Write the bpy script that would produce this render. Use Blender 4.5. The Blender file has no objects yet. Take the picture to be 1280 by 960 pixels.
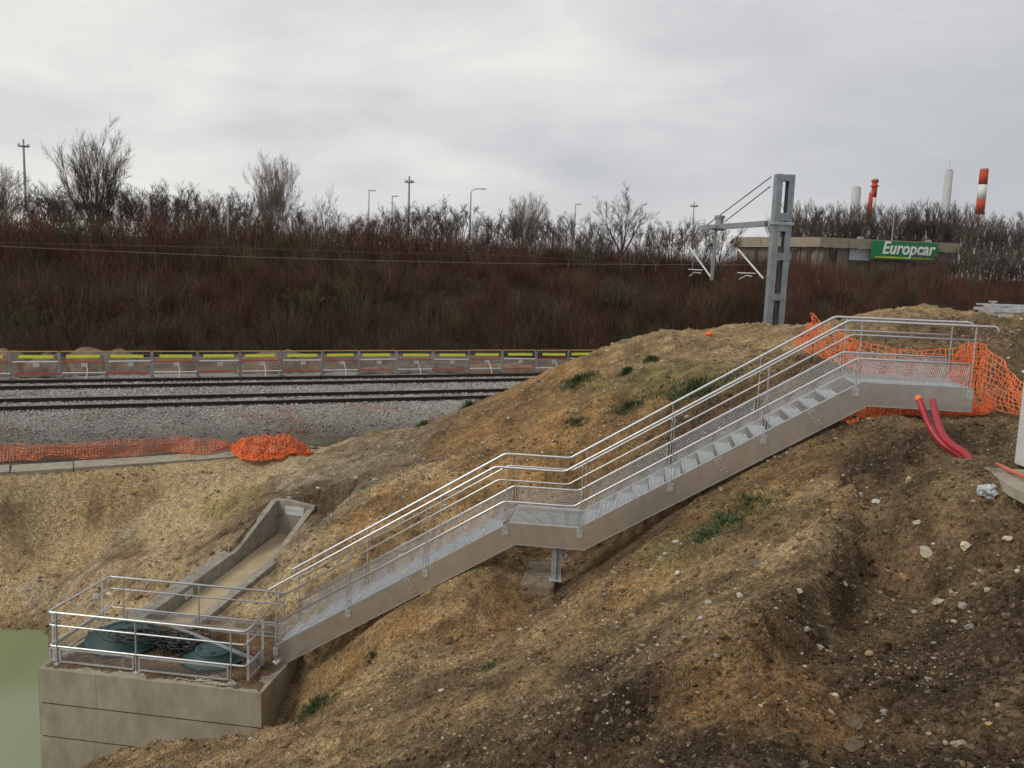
import bpy, bmesh, math, random
import numpy as np
from math import sin, cos, pi, radians, sqrt, atan2, tan
from mathutils import Vector, Matrix, Euler
random.seed(7); np.random.seed(7)
SC = bpy.context.scene
COL = SC.collection
# ------------------------------------------------------------------ camera
CF, CP, CR = 1111.17, .1365, .0368            # focal length in photo pixels, pitch, roll
_fw = Vector((0, cos(CP), -sin(CP))); _up = Vector((0, sin(CP), cos(CP))); _ri = Vector((1, 0, 0))
_R = _ri*cos(CR) + _up*sin(CR); _U = _up*cos(CR) - _ri*sin(CR)
cd = bpy.data.cameras.new('camera'); cam = bpy.data.objects.new('camera', cd); COL.objects.link(cam)
cd.sensor_width = 36; cd.lens = 36*CF/1280; cd.clip_end = 5000; cd.clip_start = .05
cam.matrix_world = Matrix(((_R.x, _U.x, -_fw.x, 0), (_R.y, _U.y, -_fw.y, 0), (_R.z, _U.z, -_fw.z, 0), (0, 0, 0, 1)))
SC.camera = cam
# ------------------------------------------------------------------ world, sun, exposure
SUN_EL, SUN_AZ = radians(40), radians(-118)     # azimuth measured from +Y towards +X
wd = bpy.data.worlds.new('World'); SC.world = wd; wd.use_nodes = True
nt = wd.node_tree; N = nt.nodes; L = nt.links
for n in list(N): N.remove(n)
wo = N.new('ShaderNodeOutputWorld'); bg = N.new('ShaderNodeBackground'); L.new(bg.outputs[0], wo.inputs[0])
sky = N.new('ShaderNodeTexSky'); sky.sky_type = 'NISHITA'; sky.sun_disc = False
sky.sun_elevation = SUN_EL; sky.sun_rotation = SUN_AZ
tc = N.new('ShaderNodeTexCoord'); mp = N.new('ShaderNodeMapping'); mp.inputs['Scale'].default_value = (1.0, 1.0, 2.3)
mp.inputs['Rotation'].default_value = (0, .09, .4)
L.new(tc.outputs['Generated'], mp.inputs[0])
n1 = N.new('ShaderNodeTexNoise'); n1.inputs['Scale'].default_value = 2.1; n1.inputs['Detail'].default_value = 6; n1.inputs['Roughness'].default_value = .5; n1.inputs['Distortion'].default_value = .35
L.new(mp.outputs[0], n1.inputs['Vector'])
mp2 = N.new('ShaderNodeMapping'); mp2.inputs['Scale'].default_value = (1.0, 1.0, 3.4); mp2.inputs['Rotation'].default_value = (0, -.05, 1.4); L.new(tc.outputs['Generated'], mp2.inputs[0])
n2 = N.new('ShaderNodeTexNoise'); n2.inputs['Scale'].default_value = 3.6; n2.inputs['Detail'].default_value = 5; n2.inputs['Roughness'].default_value = .5; n2.inputs['Distortion'].default_value = .6
L.new(mp2.outputs[0], n2.inputs['Vector'])
def mathn(op, a, b, c=None):
    m = N.new('ShaderNodeMath'); m.operation = op
    for i, v in enumerate((a, b, c)):
        if v is None: continue
        if isinstance(v, (int, float)): m.inputs[i].default_value = v
        else: L.new(v, m.inputs[i])
    return m.outputs[0]
sx = N.new('ShaderNodeSeparateXYZ'); L.new(tc.outputs['Generated'], sx.inputs[0])
ns = mathn('ADD', mathn('MULTIPLY', n1.outputs[0], .62), mathn('MULTIPLY', n2.outputs[0], .38))
ns = mathn('MULTIPLY_ADD', sx.outputs[0], -.27, ns)       # brighter towards the low sun behind the cloud, at the left
cr = N.new('ShaderNodeValToRGB'); L.new(ns, cr.inputs[0])
e = cr.color_ramp.elements
e[0].position = .30; e[0].color = (.52, .53, .56, 1)
e[1].position = .66; e[1].color = (.90, .88, .835, 1)
m_ = e.new(.48); m_.color = (.65, .652, .668, 1)
mx = N.new('ShaderNodeMix'); mx.data_type = 'RGBA'; mx.inputs[0].default_value = .06
scl = N.new('ShaderNodeMix'); scl.data_type = 'RGBA'; scl.blend_type = 'MULTIPLY'; scl.inputs[0].default_value = 1
scl.inputs[7].default_value = (10, 10, 10, 1); L.new(cr.outputs[0], scl.inputs[6])
L.new(scl.outputs[2], mx.inputs[6]); L.new(sky.outputs[0], mx.inputs[7]); L.new(mx.outputs[2], bg.inputs[0])
bg.inputs[1].default_value = .1
sl = bpy.data.lights.new('sun', 'SUN'); sl.energy = 1.5; sl.angle = radians(18); sl.color = (1, .93, .82)
so = bpy.data.objects.new('sun', sl); COL.objects.link(so)
_sd = Vector((sin(SUN_AZ)*cos(SUN_EL), cos(SUN_AZ)*cos(SUN_EL), sin(SUN_EL)))
so.rotation_euler = _sd.to_track_quat('Z', 'Y').to_euler()
SC.view_settings.view_transform = 'Standard'; SC.view_settings.look = 'None'; SC.view_settings.exposure = 0; SC.view_settings.gamma = 1

# ------------------------------------------------------------------ helpers
def ray(px, py):
    d = _fw + _R*((px-640)/CF) + _U*((480-py)/CF); return d/d.y
def at(px, py, Y): return ray(px, py)*Y
def atz(px, py, z):
    d = ray(px, py); return d*(z/d.z)
def tag(o, label=None, cat=None, group=None, kind=None):
    if label: o['label'] = label
    if cat: o['category'] = cat
    if group: o['group'] = group
    if kind: o['kind'] = kind
    return o
def empty(name, loc, label=None, cat=None, group=None, rz=0):
    o = bpy.data.objects.new(name, None); COL.objects.link(o); o.location = loc; o.rotation_euler.z = rz
    o.empty_display_size = .2
    return tag(o, label, cat, group)
class MB:
    def __init__(s): s.v = []; s.f = []
    def add(s, vs, fs):
        b = len(s.v); s.v += [tuple(v) for v in vs]; s.f += [tuple(i+b for i in f) for f in fs]
    def box(s, c, d, M=None):
        x, y, z = d[0]/2, d[1]/2, d[2]/2; c = Vector(c)
        vs = [Vector((a, b, e)) for a in (-x, x) for b in (-y, y) for e in (-z, z)]
        if M is not None: vs = [M @ v for v in vs]
        s.add([c+v for v in vs], [(0,1,3,2),(4,6,7,5),(0,4,5,1),(2,3,7,6),(0,2,6,4),(1,5,7,3)])
    def bar(s, a, b, w, h, up=(0,0,1)):
        a = Vector(a); b = Vector(b); d = (b-a)
        if d.length < 1e-6: return
        d.normalize(); u = Vector(up)
        if abs(d.dot(u)) > .98: u = Vector((1,0,0))
        r = d.cross(u).normalized()*(w/2); q = r.cross(d).normalized()*(h/2)
        s.add([a-r-q, a+r-q, a+r+q, a-r+q, b-r-q, b+r-q, b+r+q, b-r+q], [(0,3,2,1),(4,5,6,7),(0,1,5,4),(1,2,6,5),(2,3,7,6),(3,0,4,7)])
    def tube(s, pts, r, n=8, cap=True):
        pts = [Vector(p) for p in pts]; k = len(pts); rs = r if isinstance(r, (list, tuple)) else [r]*k
        d = (pts[1]-pts[0]).normalized(); u = Vector((0,0,1)) if abs(d.z) < .9 else Vector((1,0,0))
        x = d.cross(u).normalized(); vs = []
        for i, p in enumerate(pts):
            t = (pts[min(i+1, k-1)]-pts[max(i-1, 0)]).normalized()
            x = (x - t*x.dot(t)).normalized(); y = t.cross(x)
            for j in range(n):
                a = 2*pi*j/n; vs.append(p + (x*cos(a)+y*sin(a))*rs[i])
        fs = [(i*n+j, i*n+(j+1)%n, (i+1)*n+(j+1)%n, (i+1)*n+j) for i in range(k-1) for j in range(n)]
        if cap: fs += [tuple(range(n))[::-1], tuple(range((k-1)*n, k*n))]
        s.add(vs, fs)
    def prism(s, poly, off):      # closed polygon of Vectors pushed along off
        n = len(poly); off = Vector(off)
        s.add([Vector(p) for p in poly]+[Vector(p)+off for p in poly], [tuple(range(n))[::-1], tuple(range(n, 2*n))]+[(i, (i+1) % n, n+(i+1) % n, n+i) for i in range(n)])
    def build(s, name, mat, parent=None, smooth=False, bevel=0):
        me = bpy.data.meshes.new(name); me.from_pydata(s.v, [], s.f); me.update()
        return mesh_obj(name, me, mat, parent, smooth, bevel)
def mesh_obj(name, me, mat, parent=None, smooth=False, bevel=0):
    bm = bmesh.new(); bm.from_mesh(me); bmesh.ops.recalc_face_normals(bm, faces=bm.faces); bm.to_mesh(me); bm.free()
    if mat: me.materials.append(mat)
    o = bpy.data.objects.new(name, me); COL.objects.link(o)
    if smooth: me.polygons.foreach_set('use_smooth', [True]*len(me.polygons))
    if bevel:
        b = o.modifiers.new('bevel', 'BEVEL'); b.width = bevel; b.segments = 2; b.limit_method = 'ANGLE'
    if parent: o.parent = parent
    return o
def fast_mesh(name, V, F, mat, smooth=False, color=None):
    V = np.asarray(V, np.float32); F = np.asarray(F, np.int32)
    me = bpy.data.meshes.new(name); k = F.shape[1]
    me.vertices.add(len(V)); me.vertices.foreach_set('co', V.ravel())
    me.loops.add(F.size); me.loops.foreach_set('vertex_index', F.ravel())
    me.polygons.add(len(F)); me.polygons.foreach_set('loop_start', np.arange(0, F.size, k, dtype=np.int32))
    me.polygons.foreach_set('loop_total', np.full(len(F), k, np.int32))
    if smooth: me.polygons.foreach_set('use_smooth', np.ones(len(F), bool))
    me.update(calc_edges=True)
    if color is not None:
        a = me.attributes.new('tone', 'FLOAT_COLOR', 'POINT')
        c = np.ones((len(V), 4), np.float32); c[:, :color.shape[1]] = color; a.data.foreach_set('color', c.ravel())
    if mat: me.materials.append(mat)
    o = bpy.data.objects.new(name, me); COL.objects.link(o); return o
def copy_tree(o, parent=None):
    c = o.copy(); COL.objects.link(c)
    if parent: c.parent = parent
    for ch in list(o.children): copy_tree(ch, c)
    return c
# numpy noise
_P = np.random.RandomState(3).rand(256, 256).astype(np.float32)
def vnoise(x, y):
    xi = np.floor(x).astype(int); yi = np.floor(y).astype(int); fx = x-xi; fy = y-yi
    fx = fx*fx*(3-2*fx); fy = fy*fy*(3-2*fy)
    a = _P[xi & 255, yi & 255]; b = _P[(xi+1) & 255, yi & 255]; c = _P[xi & 255, (yi+1) & 255]; d = _P[(xi+1) & 255, (yi+1) & 255]
    return (a*(1-fx)+b*fx)*(1-fy)+(c*(1-fx)+d*fx)*fy - .5
def fbm(x, y, o=4, g=.5):
    r = 0; a = 1
    for i in range(o):
        r = r + a*vnoise(x*2**i+17.3*i, y*2**i+9.1*i); a *= g
    return r
# ------------------------------------------------------------------ materials
def new_mat(name):
    m = bpy.data.materials.new(name); m.use_nodes = True; t = m.node_tree; b = t.nodes['Principled BSDF']; return m, t, b
def mat(name, c, rough=.6, metal=0, vary=.12, scale=6, bump=.15, bscale=60, c2=None, dist=.01, streak=None, spec=.5):
    m, t, b = new_mat(name); n = t.nodes; l = t.links
    g = n.new('ShaderNodeNewGeometry'); src = g.outputs['Position']
    if streak:
        mpn = n.new('ShaderNodeMapping'); mpn.inputs['Scale'].default_value = streak; l.new(src, mpn.inputs[0]); src = mpn.outputs[0]
    a = n.new('ShaderNodeTexNoise'); a.inputs['Scale'].default_value = scale; a.inputs['Detail'].default_value = 5; a.inputs['Roughness'].default_value = .65; l.new(src, a.inputs['Vector'])
    r = n.new('ShaderNodeValToRGB'); l.new(a.outputs[0], r.inputs[0]); r.color_ramp.elements[0].position = .32; r.color_ramp.elements[1].position = .68
    c2 = c2 or tuple(min(1, v*(1+vary)) for v in c)
    r.color_ramp.elements[0].color = tuple(v*(1-vary) for v in c)+(1,); r.color_ramp.elements[1].color = tuple(c2)+(1,)
    l.new(r.outputs[0], b.inputs['Base Color']); b.inputs['Roughness'].default_value = rough; b.inputs['Metallic'].default_value = metal
    b.inputs['Specular IOR Level'].default_value = spec
    if bump:
        k = n.new('ShaderNodeTexNoise'); k.inputs['Scale'].default_value = bscale; k.inputs['Detail'].default_value = 4; l.new(g.outputs['Position'], k.inputs['Vector'])
        bp = n.new('ShaderNodeBump'); bp.inputs['Strength'].default_value = bump; bp.inputs['Distance'].default_value = dist; l.new(k.outputs[0], bp.inputs['Height']); l.new(bp.outputs[0], b.inputs['Normal'])
    return m
def tone_mat(name, rough=.95, vary=.35, scale=9, bump=.6, bscale=40, dist=.02, stones=0, sscale=22, spec=.2):
    m, t, b = new_mat(name); n = t.nodes; l = t.links
    at_ = n.new('ShaderNodeAttribute'); at_.attribute_name = 'tone'
    g = n.new('ShaderNodeNewGeometry')
    a = n.new('ShaderNodeTexNoise'); a.inputs['Scale'].default_value = scale; a.inputs['Detail'].default_value = 9; a.inputs['Roughness'].default_value = .72; l.new(g.outputs['Position'], a.inputs['Vector'])
    mr = n.new('ShaderNodeMapRange'); mr.inputs[1].default_value = .3; mr.inputs[2].default_value = .7; mr.inputs[3].default_value = 1-vary; mr.inputs[4].default_value = 1+vary; l.new(a.outputs[0], mr.inputs[0])
    mu = n.new('ShaderNodeVectorMath'); mu.operation = 'SCALE'; l.new(at_.outputs['Color'], mu.inputs[0]); l.new(mr.outputs[0], mu.inputs['Scale'])
    col = mu.outputs[0]; h = None
    k = n.new('ShaderNodeTexNoise'); k.inputs['Scale'].default_value = bscale; k.inputs['Detail'].default_value = 8; k.inputs['Roughness'].default_value = .75; l.new(g.outputs['Position'], k.inputs['Vector'])
    h = k.outputs[0]
    if stones:
        for cs_, lo_c, hi_c in ((30, .70, 1.32), (75, .72, 1.30)):
            vo = n.new('ShaderNodeTexVoronoi'); vo.inputs['Scale'].default_value = cs_; l.new(g.outputs['Position'], vo.inputs['Vector'])
            sp_ = n.new('ShaderNodeSeparateColor'); l.new(vo.outputs['Color'], sp_.inputs[0])
            rr_ = n.new('ShaderNodeMapRange'); rr_.inputs[3].default_value = lo_c; rr_.inputs[4].default_value = hi_c; l.new(sp_.outputs[1], rr_.inputs[0])
            sc_ = n.new('ShaderNodeVectorMath'); sc_.operation = 'SCALE'; l.new(col, sc_.inputs[0]); l.new(rr_.outputs[0], sc_.inputs['Scale']); col = sc_.outputs[0]
            ah = n.new('ShaderNodeMath'); ah.operation = 'MULTIPLY_ADD'; ah.inputs[1].default_value = -.45; l.new(vo.outputs['Distance'], ah.inputs[0]); l.new(h, ah.inputs[2]); h = ah.outputs[0]
        for si, (ss, thr, cc) in enumerate(((sscale, .24*stones, (.34, .27, .175, 1)), (sscale*2.6, .26*stones, (.28, .22, .14, 1)))):
            vo = n.new('ShaderNodeTexVoronoi'); vo.inputs['Scale'].default_value = ss; l.new(g.outputs['Position'], vo.inputs['Vector'])
            sep = n.new('ShaderNodeSeparateColor'); l.new(vo.outputs['Color'], sep.inputs[0])
            lt = n.new('ShaderNodeMath'); lt.operation = 'LESS_THAN'; lt.inputs[1].default_value = thr; l.new(sep.outputs[0], lt.inputs[0])
            dd = n.new('ShaderNodeMapRange'); dd.inputs[1].default_value = .30; dd.inputs[2].default_value = .50; dd.inputs[3].default_value = 1; dd.inputs[4].default_value = 0; l.new(vo.outputs['Distance'], dd.inputs[0])
            ms = n.new('ShaderNodeMath'); ms.operation = 'MULTIPLY'; l.new(lt.outputs[0], ms.inputs[0]); l.new(dd.outputs[0], ms.inputs[1])
            mxn = n.new('ShaderNodeMix'); mxn.data_type = 'RGBA'; mxn.inputs[7].default_value = cc
            tm = n.new('ShaderNodeMath'); tm.operation = 'MULTIPLY'; tm.inputs[1].default_value = .75; l.new(ms.outputs[0], tm.inputs[0])
            l.new(tm.outputs[0], mxn.inputs[0]); l.new(col, mxn.inputs[6]); col = mxn.outputs[2]
            ad = n.new('ShaderNodeMath'); ad.operation = 'MULTIPLY_ADD'; ad.inputs[1].default_value = .5/(si+1); l.new(ms.outputs[0], ad.inputs[0]); l.new(h, ad.inputs[2]); h = ad.outputs[0]
    l.new(col, b.inputs['Base Color']); b.inputs['Roughness'].default_value = rough; b.inputs['Specular IOR Level'].default_value = spec
    bp = n.new('ShaderNodeBump'); bp.inputs['Strength'].default_value = bump; bp.inputs['Distance'].default_value = dist; l.new(h, bp.inputs['Height']); l.new(bp.outputs[0], b.inputs['Normal'])
    return m
M = {}
M['galv'] = mat('galvanised_steel', (.56, .58, .60), .42, .6, .22, 14, .08, 90)
M['grate'] = mat('bright_grating', (.66, .69, .72), .45, .55, .25, 30, .0, 90)
M['galv_dull'] = mat('dull_galvanised_steel', (.36, .38, .40), .5, .6, .22, 10, .08, 90)
M['stringer'] = mat('galvanised_plate', (.68, .66, .62), .33, .88, .10, 5, .05, 6, dist=.02)
M['rail_tube'] = mat('bright_galvanised_tube', (.62, .63, .64), .33, .8, .10, 20, .04, 90)
M['mast'] = mat('mast_steel', (.24, .27, .29), .55, .4, .2, 3, .08, 50)
M['concrete'] = mat('weathered_concrete', (.29, .255, .19), .9, 0, .16, 3.2, .35, 45, c2=(.37, .335, .26), streak=(1, 1, .45))
M['concrete_grey'] = mat('grey_concrete', (.235, .215, .18), .9, 0, .25, 5, .35, 45, c2=(.34, .315, .265))
M['joint'] = mat('dark_joint', (.05, .042, .032), .95, 0, .3, 12)
M['kerb'] = mat('dusty_kerb_concrete', (.30, .27, .21), .9, 0, .25, 4, .4, 40)
M['silt'] = mat('silty_channel_floor', (.40, .32, .19), .45, 0, .14, 3, .1, 20, streak=(1, 1, 1))
M['rail'] = mat('rusty_rail_web', (.035, .024, .018), .8, .1, .35, 12)
M['railhead'] = mat('rail_head', (.22, .2, .19), .4, .8, .2, 12)
M['sleeper'] = mat('sleeper_concrete', (.20, .18, .16), .9, 0, .2, 8)
M['teal'] = mat('dark_green_fibreglass', (.010, .048, .046), .5, 0, .25, 9, .1, 30)
M['black'] = mat('black_cable', (.010, .010, .012), .5, 0, .2, 9)
M['pipe_grey'] = mat('grey_pipe', (.17, .175, .18), .5, 0, .15, 9)
M['rope'] = mat('pale_rope', (.5, .47, .4), .9, 0, .15, 30)
M['red'] = mat('red_corrugated_plastic', (.36, .022, .035), .42, 0, .14, 12, .05, 90)
M['orange'] = mat('orange_net', (.74, .165, .045), .6, 0, .2, 6, 0)
M['orange_faded'] = mat('dusty_orange_net', (.62, .17, .07), .7, 0, .25, 4, 0)
M['white'] = mat('white_paint', (.66, .67, .68), .5, 0, .06, 8)
M['white_dirty'] = mat('dirty_white_plastic', (.50, .51, .52), .6, 0, .1, 5)
M['redpaint'] = mat('red_paint', (.45, .05, .03), .55, 0, .12, 8)
M['yellow'] = mat('yellow_green_reflector', (.76, .82, .06), .5, 0, .08, 8)
M['amber'] = mat('amber_rail', (.46, .30, .08), .5, .2, .15, 8)
M['wire'] = mat('copper_wire', (.22, .19, .16), .5, .3, .1, 1, 0)
M['bark'] = mat('bare_bark', (.085, .065, .050), .95, 0, .3, 5, .3, 30)
M['bark_pale'] = mat('pale_bark', (.17, .14, .11), .95, 0, .3, 5, .3, 30)
M['leaf'] = mat('weed_leaf', (.035, .070, .018), .7, 0, .35, 20, 0, c2=(.07, .11, .03))
M['fascia'] = mat('aggregate_fascia', (.26, .225, .165), .9, 0, .15, 1.4, .2, 12)
M['wallpanel'] = mat('building_wall_panel', (.20, .18, .15), .9, 0, .12, 1.0)
M['darkglass'] = mat('dark_glass', (.03, .032, .035), .2, 0, .1, 2, 0)
M['palewall'] = mat('pale_blue_wall', (.42, .44, .48), .8, 0, .06, 1)
M['signgreen'] = mat('sign_green', (.008, .19, .065), .5, 0, .06, 1, 0)
M['signyellow'] = mat('sign_yellow', (.55, .60, .04), .5, 0, .05, 1, 0)
M['signwhite'] = mat('sign_white', (.75, .76, .75), .5, 0, .03, 1, 0)
M['chimgrey'] = mat('chimney_concrete', (.40, .41, .43), .9, 0, .08, .3, 0)
M['chimred'] = mat('chimney_red', (.42, .055, .03), .8, 0, .12, .3, 0)
M['chimwhite'] = mat('chimney_white', (.62, .62, .62), .8, 0, .06, .3, 0)
M['soil'] = tone_mat('soil', stones=.9, sscale=17, bump=1.0, dist=.06, vary=.55, scale=9, bscale=17)
M['stone'] = tone_mat('stones', .9, .25, 25, .5, 60, .01)
M['ballast'] = tone_mat('ballast_bed', .95, .5, 14, 1.0, 26, .05, stones=1.6, sscale=15)
M['twig'] = tone_mat('thicket_twigs', .95, .1, 3, 0, 10, .01)
# water
mw, t, b = new_mat('basin_water'); b.inputs['Base Color'].default_value = (.20, .24, .125, 1); b.inputs['Roughness'].default_value = .16
k = t.nodes.new('ShaderNodeTexNoise'); k.inputs['Scale'].default_value = 5; k.inputs['Detail'].default_value = 3
bp = t.nodes.new('ShaderNodeBump'); bp.inputs['Strength'].default_value = .25; bp.inputs['Distance'].default_value = .03
t.links.new(k.outputs[0], bp.inputs['Height']); t.links.new(bp.outputs[0], b.inputs['Normal']); M['water'] = mw

# ------------------------------------------------------------------ frames of reference
SS, TS = .90, 1.33                              # stair yard, railway
SO = Vector((-5.2959, 17.7157, -8.4717))*SS; ST = -.1453
su = Vector((cos(ST), sin(ST), 0)); sn = Vector((-sin(ST), cos(ST), 0)); UZ = Vector((0, 0, 1))
def SP(s, t, z=0): return SO + su*s + sn*t + UZ*z
TT = .3834; tu = Vector((cos(TT), sin(TT), 0)); tn = Vector((-sin(TT), cos(TT), 0))
ZR = -4.1713*TS                                  # rail head level
def TP(s, o, z=0): return tu*s + tn*o + UZ*z
OFF1 = (25.795+.7175)*TS; OFF2 = (25.795+4.4675)*TS; GAUGE = 1.75
# stair outline (s, z above foot)
PH = .5616
G = [(0, 0)]          # flight measured from the chamber; the steel itself starts at S_START
S_START = .50
L1, LM, L2, LT, SW = 6.3944*SS, 1.3545*SS, 5.897*SS, 1.9107*SS, 1.2257*SS
G.append((L1*cos(PH), L1*sin(PH))); G.append((G[1][0]+LM, G[1][1])); G.append((G[2][0]+L2*cos(PH), G[2][1]+L2*sin(PH))); G.append((G[3][0]+LT, G[3][1]))
def stair_z(s):
    for a, b in zip(G[:-1], G[1:]):
        if s <= b[0] or b is G[-1]: return a[1]+(b[1]-a[1])*(s-a[0])/(b[0]-a[0])
ZP = SO.z + .0758*(-1)*0 - .0 + .06              # platform level

# ------------------------------------------------------------------ terrain
WZ = -9.55
KZ = -6.35
ctrl = []
def c_(p): ctrl.append((p[0], p[1], p[2]))
for q in [(0,590),(100,583),(200,577),(300,570),(400,562)]: c_(atz(*q, KZ))
for q in [(-300,612)]: c_(atz(*q, KZ))
for q in [(-300,612),(-100,597),(0,590),(100,583),(200,577),(300,570),(400,562)]:
    p = atz(*q, KZ)
    for k_, zz in ((1.6, -6.65), (4, -6.9), (8, -6.95)): c_((p.x-.45*k_, p.y+.88*k_, zz))
for q in [(0,790),(70,785),(-200,800)]: c_(atz(*q, WZ))
for p in [(-14,18.5,-10.4),(-18,16,-10.4),(-10.5,13,-10.3),(-13,10,-10.4),(-10,18.3,-10.0),(-22,24,-6.5),(-25,14,-10.3),(-9.2,16,-10.2)]: c_(p)
for s, z in [(1.3,-.6),(2.5,-.55),(3.7,-.55),(4.7,-.6),(5.5,-1.25),(6.5,-.95),(7.5,-.6),(8.6,-.55),(9.8,-.55),(10.6,-.62),(12.2,-.75)]:
    for tt in (-.35, 1.35): c_(SP(s, tt, stair_z(s)+z-(.35 if s < 1.5 and tt < 0 else 0)))
for q in [(1230,590,10.4),(1262,606,9.9),(1300,620,9.9),(1290,585,10.9),(1240,575,11.2)]: c_(at(*q))
for s, t, z in [(.98,-1.25,-.95),(1.0,-.3,-.62),(1.0,.6,-.3),(1.6,-1.3,-.75),(2.6,-1.5,-.1),(5.0,-.65,1.72),(5.7,-.6,1.85)]: c_(SP(s, t, z))
for q in [(500,800,13.6),(420,850,13.3),(390,890,13.0),(322,905,13.9),(240,937,13.9),(150,962,13.9),(400,955,9.6),(480,870,12.0),(250,1000,10.2),
          (640,960,6.3),(560,850,11.6),(640,800,12.3),(720,800,11.0),(800,700,12.8),(860,770,9.3),(870,830,6.9),(900,700,10.8),(950,640,12.0),(1000,600,12.2),(720,900,7.6),(760,960,5.3),
          (1040,560,12.2),(1050,650,9.0),(980,760,6.7),(900,850,5.4),(900,960,4.2),
          (1130,600,12),(1120,700,9.1),(1080,830,6.6),(1050,930,5.1),(1150,760,8.0),
          (1280,620,9.2),(1280,700,7.2),(1280,850,5.0),(1280,960,3.9),(1200,570,10.7),(1275,592,9.7),(1200,700,8.0),(1190,880,5.4),
          (1180,533,13.9),(1260,480,17),(1100,525,14.0),(1240,520,13.5),(1380,560,12),(1400,700,7.5),(1400,480,18),
          (640,487,28),(750,441,30),(870,421,30),(1000,403,27),(1040,405,25),(1130,389,22.5),(1180,390,22.5),(1240,406,21),(1290,420,21),(1400,400,23),(1080,398,24),
          (1150,440,18.5),(1250,435,18.5),(1060,425,21),(900,440,24),(800,480,22),(940,470,19),(760,520,20),(700,540,20.5),(560,600,19.5),(600,520,25),(520,560,24.5),
          (450,620,20.5),(430,562,27.5),(400,585,25.5),(450,700,17.3),(400,690,18.2),(305,742,18.0),(330,775,17.2),(400,730,16.8),
          (150,640,25.0),(160,742,20.0),(60,700,23.2),(60,650,24.6),(230,650,24.2),(300,640,23.8),(345,622,23.4),(100,740,21.6)]:
    c_(at(*q))
for p in [(-6.2,33.0,-6.5),(0,34,-6.6),(3,36,-6.6),(6.5,37,-6.4),(11.0,36.5,-5.9),(14,33,-4.5),(18,30,-2.4),(1,0,-1.9),(-2,1,-2.9),(-5,5,-6.2),(-9,8,-9.6),(-6,9,-7.4),(3,0,-2.0),(8,2,-2.2),(8,6,-2.2),(10,10,-2.1),(-2,4.2,-4.0),(0,3,-2.6)]: c_(p)
CT = np.array(ctrl)
def tps(d2): return np.where(d2 > 1e-12, .5*d2*np.log(np.maximum(d2, 1e-12)), 0)
n_ = len(CT); P_ = np.c_[np.ones(n_), CT[:, :2]]
D2 = ((CT[:, None, :2]-CT[None, :, :2])**2).sum(-1)
A_ = np.zeros((n_+3, n_+3)); A_[:n_, :n_] = tps(D2)+np.eye(n_)*.35; A_[:n_, n_:] = P_; A_[n_:, :n_] = P_.T
W_ = np.linalg.solve(A_, np.r_[CT[:, 2], 0, 0, 0])
def base_z(X, Y):
    X = np.asarray(X, float); Y = np.asarray(Y, float); z = W_[n_]+W_[n_+1]*X+W_[n_+2]*Y
    for i in range(n_): z = z + W_[i]*tps((X-CT[i, 0])**2+(Y-CT[i, 1])**2)
    return z
# channel axis (spillway) from the chamber to the headwall
CHA = Vector((-7.05, 17.75, -8.0)); CHB = Vector((-5.60, 22.6, -7.35))
cdir = Vector((CHB.x-CHA.x, CHB.y-CHA.y, 0)); CHL = cdir.length; cdir.normalize(); cn = Vector((cdir.y, -cdir.x, 0))
BS0, BS1, BT0, BT1 = -3.9*SS, .86*SS, -1.35*SS, 1.42*SS
EDG = [at(*q) for q in [(1030,535,12.9),(1050,575,11.6),(1060,620,10.3),(1052,665,9.2),(1010,712,8.1),(965,765,7.2),(915,800,6.6),(860,803,6.6),(780,832,6.6),(690,867,6.8),(600,902,7.0),(500,945,7.2)]]
def edge_sd(X, Y):
    best = np.full(X.shape, 1e9); sg = np.ones(X.shape)
    for a, b in zip(EDG[:-1], EDG[1:]):
        dx, dy = b.x-a.x, b.y-a.y; L2_ = dx*dx+dy*dy; t = np.clip(((X-a.x)*dx+(Y-a.y)*dy)/L2_, 0, 1)
        ex = X-a.x-t*dx; ey = Y-a.y-t*dy; d = ex*ex+ey*ey; c = ex*dy-ey*dx; up = d < best; best = np.where(up, d, best); sg = np.where(up, np.sign(c), sg)
    return np.sqrt(best)*sg
KL = [atz(*q, KZ) for q in [(-700, 640), (-260, 611), (0, 592), (190, 580), (300, 571), (402, 562)]]
PADC = at(1268, 586, 9.6)+Vector((.3, .15, 0))
def kerb_d(X, Y):
    best = np.full(X.shape, 1e9)
    for a, b in zip(KL[:-1], KL[1:]):
        dx, dy = b.x-a.x, b.y-a.y; t = np.clip(((X-a.x)*dx+(Y-a.y)*dy)/(dx*dx+dy*dy), 0, 1); best = np.minimum(best, (X-a.x-t*dx)**2+(Y-a.y-t*dy)**2)
    return np.sqrt(best)
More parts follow.
